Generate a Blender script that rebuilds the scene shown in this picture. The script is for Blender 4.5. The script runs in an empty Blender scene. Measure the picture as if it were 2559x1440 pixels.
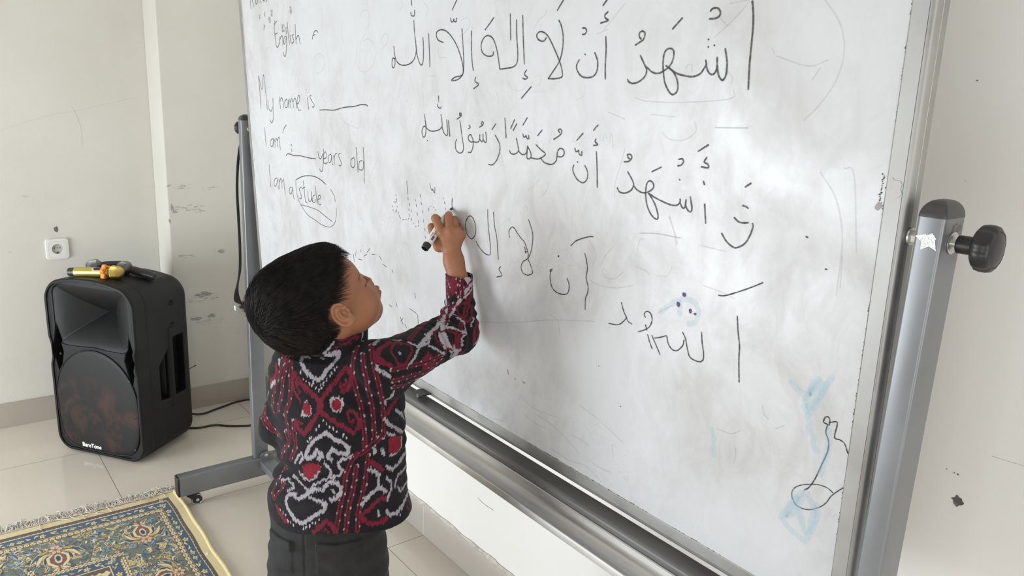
# ---------------------------------------------------------------- distance fields -> one continuous mesh
V3 = lambda *a: np.array(a, np.float32)
def smin(a, b, k):
    h = np.clip(.5 + .5*(b-a)/k, 0, 1); return b + (a-b)*h - k*h*(1-h)
def smax(a, b, k): return -smin(-a, -b, k)
def ball(P, c, r): return np.linalg.norm(P - V3(*c), axis=1) - r
def capsule(P, a, b, ra, rb):
    a, b = V3(*a), V3(*b); ab = b-a; t = np.clip(((P-a) @ ab)/(ab @ ab), 0, 1)
    return np.linalg.norm(P - a - t[:, None]*ab, axis=1) - (ra + (rb-ra)*t)
def frame3(z, x):
    z = V3(*z); z = z/np.linalg.norm(z); x = V3(*x); x = x - z*(x @ z); x = x/np.linalg.norm(x)
    return np.stack([x, np.cross(z, x), z])           # rows
def ell(P, c, r, F=None):
    Q = P - V3(*c)
    if F is not None: Q = Q @ F.T
    r = V3(*r); k0 = np.linalg.norm(Q/r, axis=1); k1 = np.linalg.norm(Q/(r*r), axis=1)
    return k0*(k0-1)/np.maximum(k1, 1e-6)
def nets(f, lo, hi, h, newton=2):
    n = [int(math.ceil((hi[k]-lo[k])/h)) + 1 for k in range(3)]
    ax = [np.float32(lo[k]) + np.float32(h)*np.arange(n[k], dtype=np.float32) for k in range(3)]
    B = 12; F = np.empty(n, np.float32); rad = h*B*.5*1.75 + h
    st = [np.arange(0, n[k], B) for k in range(3)]
    gb = np.stack(np.meshgrid(*st, indexing='ij'), -1).reshape(-1, 3)
    fc = f((np.array(lo) + h*(gb + (B-1)/2)).astype(np.float32))
    off = np.stack(np.meshgrid(*[np.arange(B)]*3, indexing='ij'), -1).reshape(-1, 3)
    for q in np.nonzero(np.abs(fc) >= rad)[0]:
        x, y, z = gb[q]; F[x:x+B, y:y+B, z:z+B] = fc[q]
    act = np.nonzero(np.abs(fc) < rad)[0]
    for k0 in range(0, len(act), 160):
        q = gb[act[k0:k0+160]]; pts = (q[:, None, :] + off[None]).reshape(-1, 3)
        val = f((np.array(lo) + h*pts).astype(np.float32)).reshape(len(q), B, B, B)
        for (x, y, z), v in zip(q, val):
            t = F[x:x+B, y:y+B, z:z+B]; t[:] = v[:t.shape[0], :t.shape[1], :t.shape[2]]
    S = F < 0
    C = np.zeros([m-1 for m in n], np.int8)
    for a in (0, 1):
        for b in (0, 1):
            for c in (0, 1): C += S[a:n[0]-1+a, b:n[1]-1+b, c:n[2]-1+c]
    cell = np.argwhere((C > 0) & (C < 8)); idx = -np.ones(C.shape, np.int64); idx[tuple(cell.T)] = np.arange(len(cell))
    acc = np.zeros((len(cell), 3)); cnt = np.zeros(len(cell))
    cs = [(a, b, c) for a in (0, 1) for b in (0, 1) for c in (0, 1)]
    for p in cs:
        for k in range(3):
            if p[k]: continue
            q = list(p); q[k] = 1
            fa = F[tuple((cell + p).T)]; fb = F[tuple((cell + q).T)]; m = (fa < 0) != (fb < 0)
            t = np.where(m, fa/np.where(m, fa-fb, 1), 0); pt = np.tile(np.array(p, float), (len(cell), 1)); pt[:, k] = t
            acc[m] += pt[m]; cnt[m] += 1
    V = (np.array(lo) + h*(cell + acc/cnt[:, None])).astype(np.float32)
    faces = []
    for k in range(3):
        u, v = (k+1) % 3, (k+2) % 3
        sl0 = [slice(None)]*3; sl1 = [slice(None)]*3; sl0[k] = slice(0, -1); sl1[k] = slice(1, None)
        e = np.argwhere(S[tuple(sl0)] != S[tuple(sl1)])
        e = e[(e[:, u] > 0) & (e[:, v] > 0) & (e[:, u] < n[u]-1) & (e[:, v] < n[v]-1)]
        q = []
        for du, dv in ((1, 1), (0, 1), (0, 0), (1, 0)):
            c = e.copy(); c[:, u] -= du; c[:, v] -= dv; q.append(idx[tuple(c.T)])
        q = np.stack(q, 1); flip = ~S[tuple(e.T)]; q[flip] = q[flip][:, ::-1]; faces.append(q)
    for _ in range(newton):
        g = np.stack([f(V + V3(*(h*.25*(k == j) for j in range(3)))) - f(V - V3(*(h*.25*(k == j) for j in range(3)))) for k in range(3)], 1)/(h*.5)
        d = f(V); V = V - g*np.clip(d/np.maximum((g*g).sum(1), .2), -h*.6, h*.6)[:, None]
    return V, np.concatenate(faces)
def npmesh(name, V, F):
    me = bpy.data.meshes.new(name); nv, nf = len(V), len(F); k = F.shape[1]
    me.vertices.add(nv); me.vertices.foreach_set('co', np.ascontiguousarray(V, np.float32).ravel())
    me.loops.add(nf*k); me.loops.foreach_set('vertex_index', np.ascontiguousarray(F, np.int32).ravel())
    me.polygons.add(nf); me.polygons.foreach_set('loop_start', np.arange(0, nf*k, k, dtype=np.int32))
    me.update(); me.validate(); return me
def vnoise(P, s, seed=0):
    """cheap smooth 3-d value noise, -1..1"""
    rs = np.random.RandomState(seed); T = rs.rand(32, 32, 32).astype(np.float32)*2-1
    Q = P*s + 1000; i = np.floor(Q).astype(int); f = Q-i; f = f*f*(3-2*f); i %= 32; j = (i+1) % 32
    g = lambda a, b, c: T[a[:, 0], b[:, 1], c[:, 2]]
    l = lambda a, b, t: a + (b-a)*t
    x = f[:, 0]; y = f[:, 1]; z = f[:, 2]
    return l(l(l(g(i,i,i), g(j,i,i), x), l(g(i,j,i), g(j,j,i), x), y), l(l(g(i,i,j), g(j,i,j), x), l(g(i,j,j), g(j,j,j), x), y), z)
import bpy, bmesh, math, random
import numpy as np
from mathutils import Vector, Matrix, noise
random.seed(7); np.random.seed(7)
SC = bpy.context.scene
COL = SC.collection
PI = math.pi
# ---------------------------------------------------------------- camera
cam_d = bpy.data.cameras.new('camera'); cam = bpy.data.objects.new('camera', cam_d); COL.objects.link(cam)
cam_d.sensor_width = 36.0; cam_d.lens = 36.0 * 1894.63 / 2559.0; cam_d.clip_start = 0.02
R = [[0.7876438492977502, -0.11425152484750331, 0.60544508894981],
     [-0.6145400022298446, -0.21624674674829647, 0.7586685245745475],
     [0.04424649503368181, -0.969630823350206, -0.2405375523414918]]
cam.matrix_world = Matrix(((R[0][0], -R[0][1], -R[0][2], 0.0), (R[1][0], -R[1][1], -R[1][2], 0.0),
                           (R[2][0], -R[2][1], -R[2][2], 1.4), (0, 0, 0, 1)))
SC.camera = cam
# ---------------------------------------------------------------- light and exposure
SC.view_settings.view_transform = 'Standard'; SC.view_settings.look = 'None'
SC.view_settings.gamma = 1.0; SC.view_settings.use_curve_mapping = False
SC.view_settings.exposure = 0.14
W = bpy.data.worlds.new('daylight'); SC.world = W; W.use_nodes = True
W.node_tree.nodes['Background'].inputs[0].default_value = (0.80, 0.90, 1.0, 1)
W.node_tree.nodes['Background'].inputs[1].default_value = 1.0
def area(name, loc, aim, sx, sy, power, color):
    l = bpy.data.lights.new(name, 'AREA'); l.shape = 'RECTANGLE'; l.size = sx; l.size_y = sy
    l.energy = power; l.color = color
    o = bpy.data.objects.new(name, l); COL.objects.link(o); o.location = loc
    o.rotation_euler = Vector(aim).to_track_quat('-Z', 'Y').to_euler()
    return o
# daylight through the two low windows of the left wall and, weaker, the glazed door behind the camera
area('window_daylight', (-1.66, 2.50, .66), (1, 0, 0), 1.4, 1.1, 54, (0.90, 0.955, 1.0))
area('window_daylight', (-1.66, -.30, .70), (1, 0, 0), 1.1, 1.15, 12, (0.92, 0.96, 1.0))
area('door_daylight', (-0.6, -2.42, .95), (0, 1, -.08), 1.8, 1.7, 30, (1.0, 0.95, 0.88))
# ---------------------------------------------------------------- helpers
ORG = {}
def tag(o, label=None, cat=None, group=None, kind=None):
    if label: o['label'] = label
    if cat: o['category'] = cat
    if group: o['group'] = group
    if kind: o['kind'] = kind
    return o
def thing(name, loc, label, cat, group=None):
    o = bpy.data.objects.new(name, None); COL.objects.link(o); o.location = loc
    o.empty_display_size = 0.05; ORG[o.name] = Vector(loc)
    return tag(o, label, cat, group)
class MB:
    def __init__(s): s.v = []; s.f = []
    def add(s, v, f):
        n = len(s.v); s.v += [tuple(p) for p in v]; s.f += [tuple(i + n for i in q) for q in f]; return s
    def box(s, a, b):
        (x0, y0, z0), (x1, y1, z1) = a, b
        return s.add([(x0,y0,z0),(x1,y0,z0),(x1,y1,z0),(x0,y1,z0),(x0,y0,z1),(x1,y0,z1),(x1,y1,z1),(x0,y1,z1)],
                     [(0,3,2,1),(4,5,6,7),(0,1,5,4),(1,2,6,5),(2,3,7,6),(3,0,4,7)])
    def sweep(s, path, rad, n=10, cap=True, prof=None, up=None):
        """tube along path; rad a number or a list; prof optional list of 2d points (unit)"""
        P = [Vector(p) for p in path]; m = len(P)
        if not hasattr(rad, '__len__'): rad = [rad] * m
        prof = prof or [(math.cos(2*PI*k/n), math.sin(2*PI*k/n)) for k in range(n)]; n = len(prof)
        t0 = (P[1] - P[0]).normalized()
        u = Vector(up) if up is not None else (Vector((0,0,1)) if abs(t0.z) < .9 else Vector((1,0,0)))
        v = []
        for i in range(m):
            t = (P[min(i+1, m-1)] - P[max(i-1, 0)]).normalized()
            a = t.cross(u)
            if a.length < 1e-6: a = t.orthogonal()
            a.normalize(); u = a.cross(t).normalized()
            v += [P[i] + (a * c + u * d) * rad[i] for c, d in prof]
        f = [(i*n+k, i*n+(k+1)%n, (i+1)*n+(k+1)%n, (i+1)*n+k) for i in range(m-1) for k in range(n)]
        if cap: f += [tuple(range(n-1, -1, -1)), tuple((m-1)*n + k for k in range(n))]
        return s.add(v, f)
    def lathe(s, prof, o, axis, n=32):
        """prof: (radius, distance along axis)"""
        ax = Vector(axis).normalized(); a = ax.orthogonal().normalized(); b = ax.cross(a); o = Vector(o)
        v = [o + ax*h + (a*math.cos(2*PI*k/n) + b*math.sin(2*PI*k/n))*r for r, h in prof for k in range(n)]
        f = [(i*n+k, i*n+(k+1)%n, (i+1)*n+(k+1)%n, (i+1)*n+k) for i in range(len(prof)-1) for k in range(n)]
        f += [tuple(range(n-1, -1, -1)), tuple((len(prof)-1)*n + k for k in range(n))]
        return s.add(v, f)
    def prism(s, poly, fn, h0, h1):
        """fn(u, v, h) -> point ; closed prism over a 2d outline"""
        n = len(poly)
        v = [fn(u, w, h0) for u, w in poly] + [fn(u, w, h1) for u, w in poly]
        return s.add(v, [tuple(range(n-1, -1, -1)), tuple(range(n, 2*n))] + [(k, (k+1) % n, n+(k+1) % n, n+k) for k in range(n)])
    def mesh(s, name): 
        me = bpy.data.meshes.new(name); me.from_pydata(s.v, [], s.f); me.update()
        bm = bmesh.new(); bm.from_mesh(me); bmesh.ops.recalc_face_normals(bm, faces=bm.faces); bm.to_mesh(me); bm.free()
        return me
def obj(name, mb, mat, parent=None, smooth=None, bevel=0, seg=2, sub=0):
    me = mb.mesh(name) if isinstance(mb, MB) else mb
    o = bpy.data.objects.new(name, me); COL.objects.link(o)
    if parent is not None:
        w = ORG[parent.name]; ORG[o.name] = w
        me.transform(Matrix.Translation(-w)); o.parent = parent
    for m in (mat if isinstance(mat, (list, tuple)) else [mat]):
        me.materials.append(m)
    if bevel:
        bv = o.modifiers.new('bevel', 'BEVEL'); bv.width = bevel; bv.segments = seg; bv.limit_method = 'ANGLE'; bv.angle_limit = 0.6
    if sub:
        sb = o.modifiers.new('sub', 'SUBSURF'); sb.levels = sb.render_levels = sub
    if smooth:
        me.polygons.foreach_set('use_smooth', [True] * len(me.polygons))
        if smooth is not True: 
            me.set_sharp_from_angle(angle=smooth)
    return o
def rrect(w, h, r, n=6, cx=0, cy=0):
    out = []
    for sx, sy, a0 in ((1,1,0),(-1,1,PI/2),(-1,-1,PI),(1,-1,3*PI/2)):
        for k in range(n+1):
            a = a0 + PI/2*k/n
            out.append((cx + sx*(w/2-r) + r*math.cos(a), cy + sy*(h/2-r) + r*math.sin(a)))
    return out
def crom(P, n=6):
    P = [Vector(p) for p in P]
    if len(P) < 3: return P
    Q = [2*P[0]-P[1]] + P + [2*P[-1]-P[-2]]; out = []
    for i in range(1, len(Q)-2):
        a, b, c, d = Q[i-1:i+3]
        for k in range(n):
            t = k/n
            out.append(0.5*((2*b) + (c-a)*t + (2*a-5*b+4*c-d)*t*t + (3*b-a-3*c+d)*t**3))
    return out + [P[-1]]
# ---------------------------------------------------------------- materials
def nmat(name, color, rough=0.5, metal=0.0, spec=0.5, coat=0.0):
    m = bpy.data.materials.new(name); m.use_nodes = True; t = m.node_tree
    b = t.nodes['Principled BSDF']
    b.inputs['Base Color'].default_value = (*color, 1); b.inputs['Roughness'].default_value = rough
    b.inputs['Metallic'].default_value = metal; b.inputs['Specular IOR Level'].default_value = spec
    b.inputs['Coat Weight'].default_value = coat
    return m, t, b
def nd(t, kind, **kw):
    n = t.nodes.new(kind)
    for k, v in kw.items():
        if k in n.inputs: n.inputs[k].default_value = v
        else: setattr(n, k, v)
    return n
def coords(t, scale=(1,1,1), rot=(0,0,0), which='Object'):
    c = nd(t, 'ShaderNodeTexCoord'); mp = nd(t, 'ShaderNodeMapping')
    mp.inputs['Scale'].default_value = scale; mp.inputs['Rotation'].default_value = rot
    t.links.new(c.outputs[which], mp.inputs[0]); return mp.outputs[0]
def ramp(t, fac, stops):
    r = nd(t, 'ShaderNodeValToRGB'); e = r.color_ramp.elements
    while len(e) < len(stops): e.new(0.5)
    for k, (p, c) in enumerate(stops):
        e[k].position = p; e[k].color = (*c, 1) if len(c) == 3 else c
    t.links.new(fac, r.inputs[0]); return r.outputs[0]
def mixc(t, fac, a, b, mode='MIX'):
    m = nd(t, 'ShaderNodeMix', data_type='RGBA', blend_type=mode)
    for s, x in ((0, fac), (6, a), (7, b)):
        if hasattr(x, 'node'): t.links.new(x, m.inputs[s])
        else: m.inputs[s].default_value = x if s == 0 else (*x, 1)
    return m.outputs[2]
def noisy(name, c1, c2, scale=6, rough=0.5, metal=0.0, bump=0.0, bscale=200, detail=4, lo=0.35, hi=0.65, spec=0.5, stretch=(1,1,1), rvar=0.0, coat=0.0):
    m, t, b = nmat(name, c1, rough, metal, spec, coat)
    co = coords(t, stretch)
    n = nd(t, 'ShaderNodeTexNoise', Scale=scale, Detail=detail); t.links.new(co, n.inputs[0])
    t.links.new(ramp(t, n.outputs[0], [(lo, c1), (hi, c2)]), b.inputs['Base Color'])
    if rvar:
        t.links.new(ramp(t, n.outputs[0], [(lo, (rough-rvar,)*3), (hi, (rough+rvar,)*3)]), b.inputs['Roughness'])
    if bump:
        n2 = nd(t, 'ShaderNodeTexNoise', Scale=bscale, Detail=3); t.links.new(co, n2.inputs[0])
        bp = nd(t, 'ShaderNodeBump', Strength=bump, Distance=0.002); t.links.new(n2.outputs[0], bp.inputs['Height'])
        t.links.new(bp.outputs[0], b.inputs['Normal'])
    return m
def attr_mat(name, rough=0.8, attr='pattern', spec=0.3, bump=0.0, bscale=400, sheen=0.0):
    m, t, b = nmat(name, (.5,.5,.5), rough, 0, spec)
    a = nd(t, 'ShaderNodeAttribute', attribute_name=attr)
    n = nd(t, 'ShaderNodeTexNoise', Scale=bscale, Detail=2); t.links.new(coords(t), n.inputs[0])
    t.links.new(mixc(t, 0.35, a.outputs['Color'], mixc(t, 1.0, a.outputs['Color'], ramp(t, n.outputs[0], [(.3, (.55,)*3), (.7, (1.35,)*3)]), 'MULTIPLY')), b.inputs['Base Color'])
    if bump:
        bp = nd(t, 'ShaderNodeBump', Strength=bump, Distance=0.001); t.links.new(n.outputs[0], bp.inputs['Height']); t.links.new(bp.outputs[0], b.inputs['Normal'])
    b.inputs['Sheen Weight'].default_value = sheen
    return m
def paint(me, rgb, name='pattern'):
    a = me.color_attributes.new(name, 'FLOAT_COLOR', 'POINT')
    c = np.ones((len(me.vertices), 4), np.float32); c[:, :3] = rgb
    a.data.foreach_set('color', c.ravel())
WALLMARKS=[('B', 'plaster_hole', 'chip', [(0.4334, 0.8084, 0.0071, 0.0115, 0)], 'dark chipped hole above the socket'), ('B', 'scratch', 'streak', [(0.3358, 0.946, 0.0188, 0.0032, 1), (0.2613, 0.7256, 0.0132, 0.0032, 8)], None), ('R', 'plaster_hole', 'chip', [(0.3884, 0.8386, 0.0074, 0.0074, 2)], 'dark chipped hole low on the wall'), ('R', 'speck', 'chip', [(0.395, 0.8798, 0.0016, 0.0012, 3), (0.4002, 0.8802, 0.001, 0.0009, 10), (0.4115, 0.8819, 0.0008, 0.0009, 17), (0.4703, 1.4557, 0.0015, 0.0008, 24)], None), ('C', 'scuff', 'scuff', [(1.026, 0.7023, 0.0206, 0.0142, 4), (0.9385, 0.5177, 0.0457, 0.0161, 11), (0.9026, 0.412, 0.0336, 0.0127, 18), (0.9709, 0.4168, 0.0275, 0.0128, 25), (0.833, 0.902, 0.0079, 0.0233, 32), (0.8204, 0.8491, 0.0063, 0.0151, 39), (0.843, 0.8848, 0.0142, 0.0084, 46)], 'grey worn patches'), ('C', 'scrape', 'streak', [(0.8698, 0.9905, 0.0542, 0.01, 5), (0.8964, 0.8988, 0.0683, 0.0135, 12), (0.9823, 0.98, 0.0398, 0.0068, 19), (0.9281, 0.8853, 0.0659, 0.0085, 26), (0.9243, 0.5033, 0.0849, 0.018, 33), (0.9523, 0.3882, 0.069, 0.0128, 40), (0.885, 0.6936, 0.0491, 0.0086, 47)], 'thin grey scrape streaks')]
CRACKS_B=[[(0.2817, 1.1993), (0.3627, 1.2321), (0.4734, 1.2666), (0.5442, 1.2808), (0.6471, 1.309), (0.7694, 1.342)], [(0.5288, 1.299), (0.5431, 1.2683), (0.5564, 1.2055), (0.5554, 1.1402)], [(0.6248, 1.3962), (0.6283, 1.3854), (0.6232, 1.3758)]]
CRACKS_R=[[(0.3568, 0.9263), (0.34, 0.927), (0.3151, 0.9283)], [(0.4629, 1.3174), (0.4597, 1.3143)]]
# ================================================================= the room
XW, YB, YC, XC = 1.195, 3.53, 3.331, 0.817        # right wall, back wall, corner column face, column side
XL, YF, ZC = -1.75, -2.5, 3.0
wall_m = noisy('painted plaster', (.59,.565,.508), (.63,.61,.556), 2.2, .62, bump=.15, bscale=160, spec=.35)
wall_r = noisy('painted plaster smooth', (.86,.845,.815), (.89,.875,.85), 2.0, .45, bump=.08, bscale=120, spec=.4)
def tiles():
    m, t, b = nmat('polished floor tile', (.56,.52,.46), .1, 0, .5)
    co = coords(t); s = nd(t, 'ShaderNodeSeparateXYZ'); t.links.new(co, s.inputs[0])
    def line(sock, off):
        a = nd(t, 'ShaderNodeMath', operation='SUBTRACT'); t.links.new(sock, a.inputs[0]); a.inputs[1].default_value = off
        p = nd(t, 'ShaderNodeMath', operation='PINGPONG'); t.links.new(a.outputs[0], p.inputs[0]); p.inputs[1].default_value = 0.306
        l = nd(t, 'ShaderNodeMath', operation='LESS_THAN'); t.links.new(p.outputs[0], l.inputs[0]); l.inputs[1].default_value = 0.0011
        return l.outputs[0]
    mx = nd(t, 'ShaderNodeMath', operation='MAXIMUM')
    t.links.new(line(s.outputs[0], .443), mx.inputs[0]); t.links.new(line(s.outputs[1], 1.894), mx.inputs[1])
    n = nd(t, 'ShaderNodeTexNoise', Scale=5, Detail=8, Roughness=.7); t.links.new(coords(t, (1,.25,1)), n.inputs[0])
    base = ramp(t, n.outputs[0], [(.3, (.635,.57,.485)), (.7, (.685,.62,.535))])
    t.links.new(mixc(t, mx.outputs[0], base, (.22,.17,.13)), b.inputs['Base Color'])
    n2 = nd(t, 'ShaderNodeTexNoise', Scale=9, Detail=3); t.links.new(co, n2.inputs[0])
    t.links.new(ramp(t, n2.outputs[0], [(.3, (.07,)*3), (.75, (.16,)*3)]), b.inputs['Roughness'])
    return m
def struct(name, mb, mat, label=None, **kw):
    return tag(obj(name, mb, mat, **kw), label, None, None, 'structure')
struct('floor', MB().box((XL, YF, -.1), (XW+.2, YB+.2, 0)), tiles(), 'glossy beige floor of large square tiles')
struct('ceiling', MB().box((XL, YF, ZC), (XW+.2, YB+.2, ZC+.1)), noisy('ceiling paint', (.8,.8,.78), (.83,.83,.81), 2, .8))
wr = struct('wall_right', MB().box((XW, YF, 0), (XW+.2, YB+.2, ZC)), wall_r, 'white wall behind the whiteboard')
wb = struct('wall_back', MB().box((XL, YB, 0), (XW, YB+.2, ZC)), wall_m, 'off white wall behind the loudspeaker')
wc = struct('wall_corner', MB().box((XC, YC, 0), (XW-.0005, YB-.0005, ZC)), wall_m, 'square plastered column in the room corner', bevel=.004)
# left wall with three window openings, front wall with a glazed door, all out of the picture
lw = MB(); ys = [YF, -.88, .28, 1.77, 3.23, YB]
for k in (0, 2, 4): lw.box((XL-.2, ys[k], 0), (XL, ys[k+1], ZC))
for k in (1, 3):
    lw.box((XL-.2, ys[k], 0), (XL, ys[k+1], .12)); lw.box((XL-.2, ys[k], 1.36), (XL, ys[k+1], ZC))
struct('wall_left', lw, wall_m)
fw = MB().box((XL, YF-.2, 0), (-1.55, YF, ZC)).box((.35, YF-.2, 0), (XW+.2, YF, ZC)).box((-1.55, YF-.2, 2.3), (.35, YF, ZC))
struct('wall_front', fw, wall_m)
frame_m = noisy('window paint', (.7,.7,.68), (.74,.74,.72), 5, .4)
for n, (y0, y1) in enumerate(((-.88, .28), (1.77, 3.23))):
    w = MB()
    for a, b in ((y0, y0+.05), (y1-.05, y1), ((y0+y1)/2-.025, (y0+y1)/2+.025)): w.box((XL-.13, a, .12), (XL-.07, b, 1.36))
    for a, b in ((.12, .17), (1.31, 1.36)): w.box((XL-.13, y0+.05, a), (XL-.07, y1-.05, b))
    struct('window_%d' % (n+1), w, frame_m)
d = MB()
for a, b in ((-1.55, -1.47), (.27, .35), (-.64, -.56)): d.box((a, YF-.13, 0), (b, YF-.07, 2.3))
for a, b in ((0, .12), (2.2, 2.3)): d.box((-1.47, YF-.13, a), (.27, YF-.07, b))
struct('door_1', d, frame_m)
skirt = noisy('skirting tile', (.37,.325,.275), (.41,.365,.315), 3, .22, stretch=(1,1,.3))
skirt2 = noisy('skirting tile light', (.50,.46,.42), (.54,.50,.46), 3, .2)
struct('baseboard_back', MB().box((XL, YB-.01, .0005), (XC, YB, .104)), skirt, 'grey brown tile skirting under the back wall')
struct('baseboard_corner', MB().box((XC-.009, YC-.01, .0005), (XW-.011, YC, .098)).box((XC-.009, YC, .0005), (XC, YB-.0105, .098)), skirt, 'grey brown tile skirting around the column foot')
br = struct('baseboard_right', MB().box((XW-.009, YF, .0005), (XW, YC-.0105, .106)), skirt2, 'pale tile skirting under the white wall')
# rough mortar edge on top of the right skirting
cm = MB(); rng = random.Random(3); N = 260; top = []
for k in range(N+1):
    y = .9 + (YC-.02-.9)*k/N
    top.append((y, .108 + .006*(.5+noise.noise((y*14, 0, 0))) + .002*rng.random()))
for k in range(N):
    (ya, za), (yb, zb) = top[k], top[k+1]
    cm.add([(XW-.0095, ya, .104), (XW-.0095, yb, .104), (XW-.002, yb, zb), (XW-.002, ya, za), (XW+.002, ya, .1), (XW+.002, yb, .1)],
           [(0,1,2,3), (0,4,5,1), (3,2,5,4)])
ORG[br.name] = Vector((0,0,0)); ORG[wr.name] = ORG[wb.name] = ORG[wc.name] = Vector((0,0,0))
tag(obj('mortar_edge', cm, noisy('rough mortar', (.50,.45,.38), (.68,.66,.62), 60, .9, bump=.5), br), 'rough mortar bead on the skirting')
sj = MB()
for y in (1.894, 2.506, 1.282): sj.box((XW-.0094, y-.001, .001), (XW-.0089, y+.001, .105))
obj('joint', sj, noisy('white grout', (.7,.68,.66), (.75,.73,.7), 20, .8), br)
# marks on the walls
chip_m = noisy('bare plaster chip', (.10,.095,.09), (.22,.21,.20), 90, .9)
def chip_alpha(name, col, scale, lo, hi, stretch, amax=.75):
    m, t, b = nmat(name, col, .85, 0, .2)
    n = nd(t, 'ShaderNodeTexNoise', Scale=scale, Detail=6, Roughness=.65); t.links.new(coords(t, stretch), n.inputs[0])
    t.links.new(ramp(t, n.outputs[0], [(lo, (0,0,0)), (hi, (amax,)*3)]), b.inputs['Alpha']); return m
scuff_m = chip_alpha('grey scuff', (.45,.445,.435), 45, .40, .58, (1,1,3))
streak_m = chip_alpha('scraped streak', (.46,.455,.44), 30, .52, .68, (1,1,5), .5)
def blob(cx, cy, rx, ry, seed, n=22, amp=.35):
    r = random.Random(seed); o = [r.random()*9 for _ in range(3)]
    return [(cx + rx*(1+amp*noise.noise((math.cos(2*PI*k/n)*1.7+o[0], math.sin(2*PI*k/n)*1.7+o[1], o[2]))*1.6)*math.cos(2*PI*k/n),
             cy + ry*(1+amp*noise.noise((math.cos(2*PI*k/n)*1.7+o[1], math.sin(2*PI*k/n)*1.7+o[2], o[0]))*1.6)*math.sin(2*PI*k/n)) for k in range(n)]
onR = lambda u, v, h: (XW - h, u, v)
onB = lambda u, v, h: (u, YB - h, v)
onC = lambda u, v, h: (u, YC - h, v)
def mark(name, parent, polys, fn, mat, h=.0006, label=None):
    m = MB()
    for p in polys: m.prism(p, fn, .0002, h)
    return tag(obj(name, m, mat, parent), label)
for data in WALLMARKS: 
    par, fn = {'R': (wr, onR), 'B': (wb, onB), 'C': (wc, onC)}[data[0]]
    mark(data[1], par, [blob(q[0], q[1], q[2]*(.72 if data[2] == 'scuff' else 1), q[3]*(.72 if data[2] == 'scuff' else 1), q[4]) for q in data[3]], fn, {'chip': chip_m, 'scuff': scuff_m, 'streak': streak_m}[data[2]], label=data[4])
def crack(parent, fn, paths, w, mat, name='hairline_crack'):
    m = MB()
    for p in paths:
        q = crom([(a, b, 0) for a, b in p], 8)
        for k in range(len(q)-1):
            d = (q[k+1]-q[k]); nn = Vector((-d.y, d.x, 0)).normalized()*w/2
            m.add([fn(*(q[k]-nn).to_2d(), .0003), fn(*(q[k+1]-nn).to_2d(), .0003), fn(*(q[k+1]+nn).to_2d(), .0003), fn(*(q[k]+nn).to_2d(), .0003)], [(0,1,2,3)])
    return obj(name, m, mat, parent)
crk = noisy('crack line', (.60,.585,.54), (.52,.50,.46), 30, .9)
crack(wb, onB, CRACKS_B, .0018, crk)
crack(wr, onR, CRACKS_R, .0006, crk)
STROKES={}
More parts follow.
